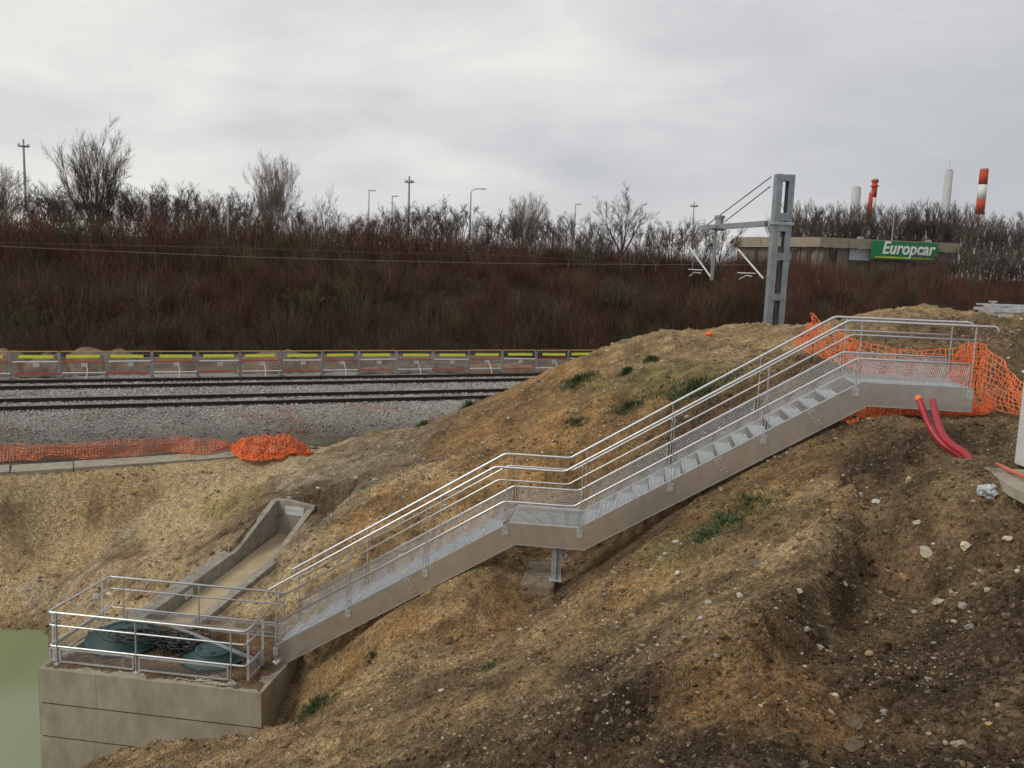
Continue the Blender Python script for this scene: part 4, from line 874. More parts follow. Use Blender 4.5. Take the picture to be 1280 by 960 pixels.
# black cables
m = MB(); rc = random.Random(5)
for k in range(48):
    p = SP(-1.5+rc.gauss(0, .16), -.02+rc.gauss(0, .12), .09); pts = []; a = rc.uniform(0, 6.28); R_ = rc.uniform(.12, .34)
    c = SP(-1.45+rc.uniform(-.28, .28), .05+rc.uniform(-.25, .25), 0)
    for i in range(16):
        f = i/15; pts.append(c+Vector((cos(a+f*4.4)*R_*(1+.25*rc.random()), sin(a+f*4.4)*R_*.75*(1+.25*rc.random()), .06+.16*abs(sin(f*3+k))+.05*rc.random())))
    m.tube(pts, .015, 5)
for k in range(7):
    c = SP(-2.25+rc.uniform(-.2, .25), -.12+rc.uniform(-.1, .16), 0); pts = []; a = rc.uniform(0, 6.28)
    for i in range(16): f = i/15; pts.append(c+Vector((cos(a+f*5.4)*.34, sin(a+f*5.4)*.22, .28+.03*rc.random()+.012*k)))
    m.tube(pts, .013, 5)
m.tube([SP(-2.4, -.2, .31), SP(-2.0, -.05, .28), SP(-1.7, .1, .2), SP(-1.4, .1, .14)], .014, 5)
o = m.build('cable_tangle', M['black']); tag(o, 'tangle of thin black cable lying between the two green tank covers', 'cable')
m = MB(); a = SP(-1.95, .55, .24); b = SP(.36, -.50, .24)
m.tube([a, a.lerp(b, .3)+UZ*.01, a.lerp(b, .6), b], .045, 14); pa = m.build('grey_pipe', M['pipe_grey'], None, True); tag(pa, 'long grey pipe lying diagonally across the chamber top behind the right cover', 'pipe')
def rope(pts, name, lab, r=.006):
    m = MB(); m.tube(pts, r, 5); return tag(m.build(name, M['rope']), lab, 'rope')
m = MB(); rc = random.Random(8)
for k in range(5):
    pts = []; a = rc.uniform(0, 6)
    for i in range(14): f = i/13; pts.append(SP(-.05+.32*cos(a+f*4.5)*rc.uniform(.7, 1.1)-.1*k*.5, -1.03+.10*sin(a+f*4.5), .03+.02*k*rc.random()))
    m.tube(pts, .007, 5)
m.tube([SP(-.9, -1.06, .03), SP(-.6, -1.1, .03), SP(-.4, -1.05, .04), SP(-.2, -1.1, .03)], .006, 5)
tag(m.build('rope', M['rope']), 'pale tangled rope on the soil in front of the right kick panel', 'rope')
m = MB(); m.tube([SP(-1.9+.14*cos(i*.6), -.93, .14+.12*sin(i*.6)) for i in range(10)], .009, 6); tag(m.build('rope', M['rope']), 'loop of pale rope leaning against the middle post of the guardrail', 'rope')

# ------------------------------------------------------------------ spillway channel
CH = empty('spillway_channel', CHA, 'concrete spillway channel with wing walls running down the bank to the chamber', 'channel')
def KQ(a, o, z): return cdir*a+cn*(o*.84)+UZ*z          # local; a along, o to the right
sl_ = (CHB.z-CHA.z)/CHL
def fl(a): return sl_*a
m = MB(); k = 14; vs = []; 
for i in range(k):
    a = -.55+(CHL+.6)*i/(k-1)
    for o_ in (-.5, -.3, -.1, .1, .3, .5): vs.append(KQ(a, o_, fl(a)+.02*random.random()+.03*(abs(o_)*2)**3))
fs = [(i*6+j, i*6+j+1, (i+1)*6+j+1, (i+1)*6+j) for i in range(k-1) for j in range(5)]; m.add(vs, fs); m.build('silted_floor', M['silt'], CH, True)
m = MB(); m.prism([KQ(-.6, -.7, fl(-.6)-.3), KQ(-.6, .7, fl(-.6)-.3), KQ(-.6, .7, fl(-.6)-.03), KQ(-.6, -.7, fl(-.6)-.03)], KQ(CHL+.6, 0, fl(CHL+.6))); m.build('floor_slab', M['concrete_grey'], CH)
for q in (-1, 1):
    h = .34 if q < 0 else .26; e = CHL-2.0
    nseg = 3
    for i in range(nseg):
        a0 = -.6+(e+.6)*i/nseg+.006; a1 = -.6+(e+.6)*(i+1)/nseg-.006
        m = MB(); sec = lambda a: [KQ(a, q*.5, fl(a)-.1), KQ(a, q*.56, fl(a)+h), KQ(a, q*.90, fl(a)+h+.05), KQ(a, q*1.0, fl(a)-.1)]
        m.add(sec(a0)+sec(a1), [(0,1,2,3)[::-1], (4,5,6,7), (0,1,5,4), (1,2,6,5), (2,3,7,6), (3,0,4,7)]); m.build('side_wall', M['concrete_grey'], CH, False, .012)
    ht = .92 if q < 0 else .80
    m = MB(); pr = [(e+.006, h), (e+.25, h+.02), (CHL-.12, ht), (CHL, ht), (CHL, -.2), (e+.006, -.2)]
    m.prism([KQ(a, q*.54, fl(a)+z) for a, z in pr], cn*q*.16); m.build('wing_wall', M['concrete_grey'], CH, False, .012)
m = MB(); m.prism([KQ(CHL+.003, -.72, fl(CHL)-.2), KQ(CHL+.003, .72, fl(CHL)-.2), KQ(CHL+.003, .72, fl(CHL)+.86), KQ(CHL+.003, -.1, fl(CHL)+.93), KQ(CHL+.003, -.72, fl(CHL)+.93)], cdir*.16); m.build('end_wall', M['concrete_grey'], CH, False, .012)
m = MB(); m.prism([KQ(CHL-.012, -.28, fl(CHL)+.56), KQ(CHL-.012, .36, fl(CHL)+.56), KQ(CHL-.012, .36, fl(CHL)+.80), KQ(CHL-.012, -.28, fl(CHL)+.80)], cdir*.01); no = m.build('notice', M['white_dirty'], CH)
m = MB(); rc = random.Random(3)
for k in range(5): x0 = -.24+k*.115; m.prism([KQ(CHL-.014, x0, fl(CHL)+.66), KQ(CHL-.014, x0+.08, fl(CHL)+.66), KQ(CHL-.014, x0+.08, fl(CHL)+.66+rc.uniform(.02, .08)), KQ(CHL-.014, x0, fl(CHL)+.66+rc.uniform(.02, .08))], cdir*.003)
m.build('notice_print', mat('blue_grey_print', (.34, .39, .43), .6), no)
m = MB(); m.prism([KQ(1.15, -.495, fl(1.15)+.10), KQ(1.45, -.495, fl(1.45)+.10), KQ(1.45, -.53, fl(1.45)+.26), KQ(1.15, -.53, fl(1.15)+.26)], (.006, -.002, 0)); m.build('paper_tag', M['white_dirty'], CH)

# ------------------------------------------------------------------ red corrugated pipes
def corr(pts, r, label, open_end):
    pts = [Vector(p) for p in pts]; root = empty('corrugated_pipe', pts[-1], label, 'pipe', 'red corrugated pipes'); o0 = pts[-1]
    sm = []; n = 90
    for i in range(n):
        f = i/(n-1)*(len(pts)-1); k = min(int(f), len(pts)-2); t = f-k; P0 = pts[max(k-1, 0)]; P1 = pts[k]; P2 = pts[k+1]; P3 = pts[min(k+2, len(pts)-1)]
        sm.append(.5*((2*P1)+(P2-P0)*t+(2*P0-5*P1+4*P2-P3)*t*t+(3*P1-P0-3*P2+P3)*t**3)-o0)
    V_ = []; R_ = []; lt = 0; step = .016; 
    L_ = [0]
    for a, b in zip(sm[:-1], sm[1:]): L_.append(L_[-1]+(b-a).length)
    k = int(L_[-1]/step); j = 0
    for i in range(k+1):
        d = L_[-1]*i/k
        while j < n-2 and L_[j+1] < d: j += 1
        V_.append(sm[j].lerp(sm[j+1], (d-L_[j])/(L_[j+1]-L_[j]))); R_.append(r*(1.0 if i % 2 else .84))
    m = MB(); m.tube(V_, R_, 14, False); m.build('tube', M['red'], root, True)
    d = (V_[1]-V_[0]).normalized(); m = MB(); m.tube([V_[0]+d*.03, V_[0]+d*.032], r*.8, 14); m.build('bore_shade_disc', M['black'], root)  # black disc just inside the mouth paints the shade in the hollow pipe
    if open_end: m = MB(); m.tube([V_[0]-d*.012, V_[0]+d*.05], r*1.06, 14, False); m.tube([V_[0]-d*.012, V_[0]-d*.011], [r*1.06, r*.8], 14, False); m.build('end_collar', M['orange'], root)
def duct(top, ends, r, label, oe):
    T_ = at(*top); E_ = gp(*ends, 8, 14); pts = []
    for f, bow in ((0, 0), (.25, .05), (.5, .09), (.75, .09), (1, 0)):
        v = T_.lerp(E_, f); v.x -= bow*1.3; v.z -= bow*.25; pts.append(v)
    d_ = (pts[-1]-pts[-2]).normalized(); pts.append(pts[-1]+d_*.22-UZ*.1); corr(pts, r, label, oe)
duct((1148, 497, 12.9), (1201, 571), .048, 'red corrugated pipe with an orange end collar, left of the pair below the upper landing', True)
duct((1166, 501, 12.9), (1209, 570), .047, 'red corrugated pipe with a plain end, right of the pair below the upper landing', False)

# ------------------------------------------------------------------ nets round the upper landing
def sheet(top, bot, **k): net('orange_net', [at(*q) for q in bot], [at(*q) for q in top], **k)
GN = 'orange safety nets'
sheet([(1003,412,19.5),(1010,404,19),(1018,391,18.6),(1030,404,18.2),(1046,414,17.5),(1062,424,17)], [(992,432,19),(1004,438,18.5),(1018,444,18),(1034,450,17.5),(1050,455,17),(1066,460,16.6)], matl=M['orange'], cell=.075, sag=.02, wob=.07, w=.012, label='orange net peaked over a stake left of the upper landing', group=GN)
sheet([(1060,423,17),(1090,430,16.8),(1120,436,16.6),(1150,440,16.4),(1185,437,16.1),(1222,430,15.7)], [(1062,461,16.4),(1090,468,16.2),(1120,474,16),(1150,480,15.9),(1185,487,15.7),(1222,503,15.2)], matl=M['orange'], cell=.095, sag=.10, wob=.06, w=.014, label='orange net hanging slack behind the upper landing', group=GN, layers=1)
sheet([(1188,440,15.9),(1205,430,15.8),(1224,429,15.6)], [(1190,490,15.4),(1206,500,15.2),(1224,506,15.1)], matl=M['orange'], cell=.06, sag=.02, wob=.06, w=.012, label='dense folded orange net at the corner stake of the upper landing', group=GN, layers=2)
sheet([(1224,430,15.6),(1245,447,15),(1262,463,14.5),(1300,494,13.6)], [(1224,507,15.1),(1245,512,14.5),(1262,516,14),(1300,530,13.1)], matl=M['orange'], cell=.10, sag=.0, wob=.045, w=.014, label='orange net stretched down to the right edge from the corner stake', group=GN)
sheet([(1062,512,14.9),(1085,502,15),(1130,506,15),(1170,510,15),(1215,508,15.2),(1240,505,15)], [(1054,528,14.4),(1080,524,14.4),(1130,517,14.8),(1170,519,14.8),(1215,518,14.9),(1240,514,14.7)], matl=M['orange'], cell=.055, sag=.06, wob=.06, w=.013, label='orange net bunched on the ground under the upper landing', group=GN, layers=2)
for q, l_ in (((1019, 392, 18.6, 452), 'thin steel stake holding the peak of the orange net'), ((1224, 428, 15.6, 508), 'thin steel stake at the corner of the orange nets by the upper landing')):
    m = MB(); a = at(q[0], q[1], q[2]); b = Vector((a.x, a.y-.05, at(q[0], q[3], q[2]).z-.3)); m.tube([a, b], .012, 6); tag(m.build('stake', M['rail']), l_, 'stake')
a = at(1035, 425, 17.8); scatter_ = None
m = MB(); 
for v in [(0,0,0)]:
    bm = bmesh.new(); bmesh.ops.create_icosphere(bm, subdivisions=2, radius=.11)
    for x in bm.verts: x.co = x.co*(1+random.uniform(-.3, .3)); x.co.x *= 1.6; x.co.z *= .6
    me = bpy.data.meshes.new('orange_scrap'); bm.to_mesh(me); bm.free(); o = mesh_obj('orange_scrap', me, M['orange']); p = at(886, 427, 26); o.location = (p.x, p.y, float(tz(p.x, p.y))+.12); o.scale = (.85, .8, 1.1); tag(o, 'small crumpled orange scrap on the ridge left of the mast', 'scrap')

# ------------------------------------------------------------------ cabinet, conduit, slab at the right edge
p = at(1268, 586, 9.6); tp = at(1272, 469, 9.6)
cbt = empty('white_cabinet', (p.x+.61, p.y+.1, p.z), 'tall plain white cabinet cut by the right edge of the photo', 'cabinet', rz=.02)
m = MB(); m.box((0, 0, (tp.z-p.z)/2), (.9, .4, tp.z-p.z)); m.build('body', M['white_dirty'], cbt, False, .01)
m = MB(); m.box((0, 0, tp.z-p.z+.012), (.94, .44, .024)); m.build('top_cap', M['white'], cbt, False, .004)
m = MB(); m.box((-.02, -.206, (tp.z-p.z)*.5), (.40, .012, (tp.z-p.z)*.86)); m.build('door', M['white_dirty'], cbt, False, .004)
for zf_ in (.12, .5, .88):
    m = MB(); m.tube([(-.215, -.222, (tp.z-p.z)*zf_-.05), (-.215, -.222, (tp.z-p.z)*zf_+.05)], .012, 8); m.build('hinge', M['galv_dull'], cbt)
m = MB(); m.box((.14, -.222, (tp.z-p.z)*.52), (.03, .02, .12)); m.build('lock', M['galv_dull'], cbt)
a = atz(1228, 588, p.z-.05); m = MB(); m.prism([atz(1230, 584, p.z-.02), atz(1262, 606, p.z-.02), atz(1330, 640, p.z-.02), atz(1330, 590, p.z-.02)], (0, 0, -.12)); tag(m.build('concrete_pad', M['kerb'], None, False, .01), 'dusty concrete pad under the white cabinet', 'pad')
m = MB(); m.tube([atz(1246, 580, p.z+.04), atz(1262, 588, p.z+.03), atz(1300, 604, p.z+.03)], .022, 10); tag(m.build('conduit', mat('salmon_plastic', (.50, .12, .07), .5), None, True), 'salmon coloured conduit lying on the pad by the white cabinet', 'conduit')
# galvanised frame on a white plinth, top right
b0 = at(1246, 405, 22.5); fr = empty('steel_frame_unit', b0, 'galvanised steel frame on a pale concrete plinth at the top right edge', 'steel frame')
zt = at(1246, 390, 22.5).z-b0.z
m = MB(); m.prism([Vector((-.05, 0, zt)), Vector((.35, 0, -.5)), Vector((2.2, 0, -.5)), Vector((2.2, 0, zt))], (0, .9, 0)); m.build('plinth', mat('pale_plinth', (.50, .49, .46), .9), fr)
m = MB()
for y in (0, .9): m.bar((-.15, y, zt+.05), (2.2, y, zt+.05), .07, .08); m.bar((-.1, y, zt+.16), (2.2, y, zt+.16), .05, .04)
for x in (.1, .75, 1.5): m.bar((x, 0, zt+.12), (x, .9, zt+.12), .05, .05)
m.build('beams', M['galv'], fr)
for x in (-.18, .72, 1.35):
    m = MB(); m.box((x, -.05, zt+.12), (.10, .06, .26)); m.box((x, -.05, zt+.26), (.18, .10, .03)); m.build('bracket', M['galv'], fr)

# ------------------------------------------------------------------ overhead line mast
mb = TP(24.9, 31.65, -6.3); mt = at(975, 218, mb.y).z
MA = empty('overhead_line_mast', mb, 'tall grey twin column steel mast carrying a cross arm beside the tracks', 'mast', rz=0)
H_ = mt-mb.z; MZ = lambda py: at(965, py, mb.y).z-mb.z
lean = Vector((0, 0, 0)); ax = Vector((cos(.15), sin(.15), 0)); ay = Vector((-sin(.15), cos(.15), 0))
for q in (-1, 1):
    m = MB(); c = ax*q*.27
    m.bar(c, c*.93+UZ*H_, .022, .36, ax) if False else None
    for (ox, w_, d_) in ((0, .24, .02), (0, .24, .02)): pass
    m.prism([c-ax*.13-ay*.18, c+ax*.13-ay*.18, c+ax*.13-ay*.16, c-ax*.13-ay*.16], UZ*H_)
    m.prism([c-ax*.13+ay*.16, c+ax*.13+ay*.16, c+ax*.13+ay*.18, c-ax*.13+ay*.18], UZ*H_)
    m.prism([c+ax*q*.11-ay*.158, c+ax*q*.13-ay*.158, c+ax*q*.13+ay*.158, c+ax*q*.11+ay*.158], UZ*H_)
    m.build('column', M['mast'], MA)
bt_ = [(218, 226), (266, 276), (281, 289), (316, 325), (367, 375), (420, 430)]
for a, b in bt_:
    m = MB(); z1, z2 = MZ(b), MZ(a); m.box(UZ*((z1+z2)/2), (.56, .40, z2-z1), Matrix.Rotation(.15, 3, 'Z')); m.build('batten_plate', M['mast'], MA)
m = MB(); m.box(UZ*(MZ(279)), (.95, .5, .12), Matrix.Rotation(.15, 3, 'Z')); m.build('clamp_collar', M['galv_dull'], MA)
def mY(px):  # on the vertical plane of the arm, running away over the tracks
    k = ray(px, 300).x; d = (mb.x-k*mb.y)/(-tn.x+k*tn.y); return mb.y+tn.y*d
def A_(px, py): return at(px, py, mY(px))-mb
m = MB(); m.bar(A_(958, 279.5), A_(878, 285), .22, .24); m.build('cross_arm', M['mast'], MA)
m = MB(); c = A_(899, 283); m.tube([c+UZ*.02, c+UZ*.38], .2, 12); m.tube([c+UZ*.38, c+UZ*.5], .25, 12); m.tube([c-UZ*.2, c-UZ*.1], [.2, .4], 12); m.build('pivot_head', M['mast'], MA)
dp0, dp1 = A_(895, 288), A_(889.5, 350)
m = MB(); m.bar(dp0, dp1, .14, .14); m.build('drop_post', M['galv_dull'], MA)
for a, b in (((964, 221), (880, 284)), ((963, 233), (906, 277))): m = MB(); m.tube([A_(*a), A_(*b)], .022, 6); m.build('tie_rod', M['rail'], MA)
for (t0, t1, h0, h1, c0, c1, c2) in (((861, 308), (889, 347), (861, 336.8), (878, 337.6), (862, 345), (868, 340.5), (876, 341.5)), ((923, 312), (954, 348), (922, 341), (944, 341.8), (924, 349), (933, 344.2), (940, 345.5))):
    m = MB(); m.tube([A_(*t0), A_(*t1)], .045, 8); br = m.build('bracket_tube', M['galv'], MA)
    m = MB(); m.tube([A_(*h0), A_(*h1)], .03, 6); m.build('registration_arm', M['galv'], br)
    m = MB(); m.tube([A_(*c0), A_(*c1), A_(*c2)], .025, 6); m.build('steady_arm', M['galv'], br)
# wires
def wire(pts, label, r=.02):
    P = [at(px, py, on_Y(px, o_)) for px, py, o_ in pts]; m = MB(); m.tube(P, r, 5); tag(m.build('overhead_wire', M['wire']), label, 'wire', 'overhead wires along the tracks')
def on_Y(px, o_): s = on_off(px, o_); return s*tu.y+o_*tn.y
wire([(-250, 298.5, OFF1), (0, 308, OFF1), (160, 315, OFF1), (320, 321.5, OFF1), (480, 326, OFF1), (640, 329.5, OFF1), (800, 330.5, OFF1), (950, 331, OFF1)], 'bright contact wire of the nearer track crossing in front of the thicket', .008)
wire([(-250, 300, OFF2), (0, 303, OFF2), (320, 310.5, OFF2), (480, 316, OFF2), (640, 319, OFF2), (870, 336, OFF2)], 'fainter contact wire of the farther track crossing in front of the thicket', .0035)

# ------------------------------------------------------------------ lamp posts
def lamp(px, ytop, ybase, Y, kind, r, label):
    zb = at(px, ybase+12, Y).z; zt = at(px, ytop, Y).z; p = at(px, (ytop+ybase)/2, Y); c = Vector((p.x, Y, zb)); h = zt-zb; o = empty('street_lamp' if kind != 'mast' else 'floodlight_mast', c, label, 'street lamp' if kind != 'mast' else 'floodlight mast', 'lamp posts on the skyline')
    m = MB(); m.tube([(0, 0, 0), (0, 0, h*.5), (0, 0, h)], [r, r*.85, r*.6], 8); m.build('pole', M['galv_dull'], o)
    if kind == 'curve':
        m = MB(); m.tube([(0, 0, h), (.08, 0, h+.2), (.35, 0, h+.32), (.7, 0, h+.36)], r*.55, 6); m.build('arm', M['galv_dull'], o); m = MB(); m.box((.95, 0, h+.36), (.6, .25, .1)); m.build('lamp_head', M['galv'], o, False, .02)
    elif kind == 'arm':
        m = MB(); m.box((.3, 0, h), (.62, .22, .11)); m.build('lamp_head', M['galv'], o, False, .02)
    elif kind == 'mast':
        m = MB(); n_ = 12; m.tube([(cos(2*pi*i/n_)*.42, sin(2*pi*i/n_)*.42, h*.9) for i in range(n_+1)], .06, 6)
        for i in range(4): m.bar((0, 0, h*.9), (cos(i*pi/2)*.5, sin(i*pi/2)*.5, h*.9), .05, .05)
        m.build('ring', M['galv_dull'], o)
        for i in range(6): a = i*pi/3; m = MB(); m.box((cos(a)*.42, sin(a)*.42, h*.9+.12), (.18, .12, .16), Matrix.Rotation(a, 3, 'Z')); m.build('floodlight', M['galv'], o)
    return o
lamp(30.5, 174, 250, 80, 'mast', .13, 'tallest ringed floodlight mast at the far left of the skyline')
lamp(511, 220, 285, 92, 'mast', .14, 'ringed floodlight mast near the middle of the skyline')
lamp(866.5, 252, 300, 110, 'mast', .09, 'thin dark mast left of the overhead line mast')
lamp(461, 238, 285, 85, 'arm', .07, 'slim lamp post left of the pair before the middle floodlight mast')
lamp(490, 245, 285, 90, 'arm', .07, 'short slim lamp post just left of the middle floodlight mast')
lamp(588, 241, 288, 75, 'curve', .08, 'lamp post with a long curved arm right of the middle floodlight mast')
lamp(719, 255, 285, 95, 'arm', .07, 'small lamp post left of the round open bare tree')
lamp(187, 242, 290, 64, 'arm', .06, 'pale short lamp post rising from the thicket at the left')
lamp(98, 222, 262, 90, 'arm', .06, 'lamp post behind the largest bare tree')
lamp(1116, 265, 310, 100, 'arm', .07, 'lamp post above the green sign of the concrete building')
lamp(285, 245, 292, 62, 'arm', .09, 'thick pale post in the thicket left of the pale fan tree')
# ------------------------------------------------------------------ vans on the terrace
def van(px, py, Y, rz, lab):
    c = at(px, py, Y); r_ = empty('parked_van', c, lab, 'van', 'white vans parked on the terrace', rz)
    m = MB(); pr = [(-2.2, .35), (-2.2, 2.0), (-2.1, 2.15), (1.1, 2.15), (1.75, 1.35), (2.35, 1.15), (2.45, .9), (2.45, .35)]
    m.prism([Vector((x, -.9, z)) for x, z in pr], (0, 1.8, 0)); m.build('body', M['white'], r_, False, .06)
    for y in (-.905, .905):
        m = MB(); m.prism([Vector((.2, y, 1.3)), Vector((1.6, y, 1.3)), Vector((1.15, y, 1.95)), Vector((.2, y, 1.95))], (0, .01, 0)); m.build('side_window', M['darkglass'], r_)
    for x in (-1.4, 1.5):
        for y in (-.85, .85): m = MB(); m.tube([(x, y-.1, .35), (x, y+.1, .35)], .35, 14); w_ = m.build('wheel', M['black'], r_); m = MB(); m.tube([(x, y-.11, .35), (x, y+.11, .35)], .2, 10); m.build('rim', M['galv'], w_)
van(94, 279, 88, .3, 'white van glimpsed left of the largest bare tree'); van(108, 279, 90, .5, 'second white van glimpsed at the foot of the largest bare tree')

# ------------------------------------------------------------------ concrete building with its green sign
Yb = 95
bc = at(1025, 310, Yb); zt = at(1025, 297, Yb).z; zf = at(1025, 308.5, Yb).z; zb = -1.6
BD = empty('concrete_building', (bc.x, bc.y, zb), 'low concrete building with a long green sign, behind the thicket at the right', 'building'); bo = BD.location.copy()
LFT = at(917, 300, 104); RGT = at(1200, 310, 98.5); LFT.z = RGT.z = 0; C0 = Vector((bc.x, bc.y, 0))
def seg(a, b, z0_, z1_, d, name, ml, par=BD, push=0, bev=0):
    dd = (b-a).normalized(); nn2 = Vector((-dd.y, dd.x, 0)); m = MB(); A = a+nn2*push-Vector((bo.x, bo.y, 0)); B_ = b+nn2*push-Vector((bo.x, bo.y, 0))
    m.prism([A+UZ*(z0_-zb), B_+UZ*(z0_-zb), B_+UZ*(z1_-zb), A+UZ*(z1_-zb)], nn2*d); return m.build(name, ml, par, False, bev)
for a, b in ((LFT, C0), (C0, RGT)):
    L_ = (b-a).length; n_ = max(2, int(L_/3.2))
    for i in range(n_): seg(a.lerp(b, i/n_+.002), a.lerp(b, (i+1)/n_-.002), zf, zt+random.uniform(-.01, .01), .4, 'fascia_panel', M['fascia'])
    seg(a, b, zt-.02, zt+.08, .5, 'roof_edge', M['wallpanel'], push=.41)
    sg = 1
    n_ = max(3, int(L_/2.4))
    for i in range(n_): seg(a.lerp(b, i/n_+.006), a.lerp(b, (i+1)/n_-.006), zb, zf-.02, .3, 'wall_panel', M['wallpanel'], push=.7)
def onseg(px, a, b):
    k = ray(px, 310).x; d = b-a; t = (k*a.y-a.x)/(d.x-k*d.y); return a+d*t
for x0, x1, a, b in ((986, 989, LFT, C0), (989.5, 992.5, LFT, C0), (1004, 1010, LFT, C0), (940, 943, LFT, C0), (960, 963, LFT, C0), (1042, 1049, C0, RGT), (1131, 1140, C0, RGT)):
    f = seg(onseg(x0, a, b), onseg(x1, a, b), zb+.3, zf-.25, .08, 'window', M['darkglass'], push=.60)
    seg(onseg(x0, a, b), onseg(x1, a, b), zf-.25, zf-.17, .12, 'window_head', M['fascia'], f, push=.56)
seg(onseg(1066, C0, RGT), onseg(1092, C0, RGT), at(1080, 325.5, 96).z, zf-.02, .08, 'pale_panel', M['palewall'], push=.5)
seg(onseg(1066, C0, RGT), onseg(1094, C0, RGT), zb, at(1080, 325.5, 96).z-.02, .08, 'recess_shade_pane', M['darkglass'], push=.5)  # dark pane paints the shade of the recess below the pale panel
m = MB(); R4 = (RGT-C0); nn2 = Vector((-R4.y, R4.x, 0)).normalized(); dpt = 14
pts = [LFT, C0, RGT, RGT+Vector((-1, dpt, 0)), LFT+Vector((3, dpt, 0))]
m.prism([p-Vector((bo.x, bo.y, 0))+Vector((0, .5, zt-.25-zb)) for p in pts], (0, 0, .15)); m.build('roof', M['concrete_grey'], BD)
for px in (1083, 1170): 
    q_ = onseg(px, C0, RGT)-Vector((bo.x, bo.y, 0)); m = MB(); m.box((q_.x, q_.y+2, zt-zb+.15), (.5, .5, .45)); m.build('roof_vent', M['galv_dull'], BD)
# sign
sa, sb = onseg(1088, C0, RGT), onseg(1170, C0, RGT); zs1, zs0 = at(1088, 300.5, 96).z, at(1088, 323.5, 96).z
sg_ = seg(sa, sb, zs0, zs1, .25, 'sign_board', M['signgreen'], push=-.4)
seg(sa+(sb-sa)*.0+(sb-sa)*.05, sb-(sb-sa)*.08, zs0+.16, zs0+.30, .03, 'sign_underline', M['signyellow'], sg_, push=-.435)
fc = bpy.data.curves.new('sign_text', 'FONT'); fc.body = 'Europcar'; fc.size = 1.0; fc.shear = .22; fc.offset = .022; fc.extrude = .02; fc.align_x = 'LEFT'; fc.space_character = 1.02
fo = bpy.data.objects.new('tmp', fc); COL.objects.link(fo); bpy.context.view_layer.update()
me = bpy.data.meshes.new_from_object(fo.evaluated_get(bpy.context.evaluated_depsgraph_get())); COL.objects.unlink(fo)
me.name = 'sign_lettering'; me.materials.append(M['signwhite']); to = bpy.data.objects.new('sign_lettering', me); COL.objects.link(to); to.parent = sg_
dd = (sb-sa).normalized(); xa = np.array([v.co.x for v in me.vertices]); wtx = xa.max()-xa.min(); W7 = (onseg(1165, C0, RGT)-onseg(1099, C0, RGT)).length
nrm = Vector((dd.y, -dd.x, 0)); k = W7/wtx
p = onseg(1099.5, C0, RGT); lp = p+nrm*.44
to.matrix_local = Matrix.Translation(Vector((lp.x-bo.x, lp.y-bo.y, zs0-zb+.62))) @ Matrix(((dd.x, 0, dd.y, 0), (dd.y, 0, -dd.x, 0), (0, 1, 0, 0), (0, 0, 0, 1))) @ Matrix.Diagonal((k, k*1.12, 1, 1))
# ------------------------------------------------------------------ distant chimneys
def chim(px, ytop, Y, wpx, bandsC, label, plat=False, aerial=False):
    p = at(px, ytop, Y); r_ = wpx*Y/1111/2; zb_ = -3; h = p.z-zb_; root = empty('chimney', (p.x, Y, zb_), label, 'chimney', 'distant chimneys on the skyline')
    z = h
    for hh, mt_ in bandsC:
        hh = hh*Y/1111; z2 = max(0, z-hh); m = MB(); m.tube([(0, 0, z2), (0, 0, z)], [r_*(1+.1*(h-z2)/h), r_*(1+.1*(h-z)/h)], 20); m.build('shaft_band', M[mt_], root, True); z = z2
    if z > 0: m = MB(); m.tube([(0, 0, 0), (0, 0, z)], [r_*1.3, r_*1.1], 20); m.build('shaft', M['chimgrey'], root, True)
    m = MB(); m.tube([(0, 0, h), (0, 0, h+.6)], r_*.85, 16); m.build('rim', M['chimgrey'], root)
    if plat: m = MB(); m.tube([(0, 0, h-8*Y/1111), (0, 0, h-6.8*Y/1111)], r_*1.55, 16); m.tube([(0, 0, h-1), (0, 0, h)], r_*1.3, 16); m.build('platform', M['chimred'], root)
    if aerial: m = MB(); m.tube([(0, 0, h), (0, 0, h+12*Y/1111)], .12, 5); m.build('aerial', M['chimgrey'], root)
    return root
chim(1230.5, 212, 420, 10, [(18, 'chimred'), (18, 'chimwhite'), (18, 'chimred'), (30, 'chimwhite')], 'tallest red and white banded chimney at the right')
chim(1186.5, 213.5, 460, 8.5, [], 'slim pale grey chimney with an aerial, second from the right', aerial=True)
chim(1094, 225, 430, 6.5, [(21, 'chimred'), (20, 'chimwhite')], 'narrow red chimney with a platform above the sign', plat=True)
chim(1089, 241, 425, 5, [(40, 'chimred')], 'short red flue leaning beside the narrow red chimney')
chim(1071, 235, 440, 9.5, [], 'broad pale grey chimney left of the narrow red one')

# ------------------------------------------------------------------ weeds
wmesh = {}
def weed(px, py, Y, r, n, h, label, leafc='leaf'):
    p = gp(px, py, 4 if Y < 13 else Y-3, Y+6); x, y = p.x, p.y; z = float(tz(x, y)); m = MB(); rr = random.Random(int(px*7+py))
    rt = empty('weed_clump', (x, y, z), label, 'weeds', 'green weeds on the earth bank')
    for i in range(n*3):
        a = rr.uniform(0, 6.28); q = rr.random()**.8*r*(1+.4*sin(a*3+px)); bx, by = q*cos(a), q*sin(a); bz2 = float(tz(x+bx, y+by))-z; hh = h*rr.uniform(.4, 1.1)*(1-.5*q/r); w = rr.uniform(.005, .014)*(h/.2)**.5; a2 = rr.uniform(0, 6.28); ln = rr.uniform(.2, .9)*hh
        dx_, dy_ = cos(a2), sin(a2); c = Vector((bx, by, bz2)); d = Vector((dx_*ln, dy_*ln, hh)); sd = Vector((-dy_, dx_, 0))*w
        m.add([c, c+d*.55+sd, c+d+UZ*(-.1*hh), c+d*.55-sd, c+d*.6+UZ*w*.5], [(0, 1, 4), (1, 2, 4), (2, 3, 4), (3, 0, 4)])
    m.build('leaves', M[leafc], rt)
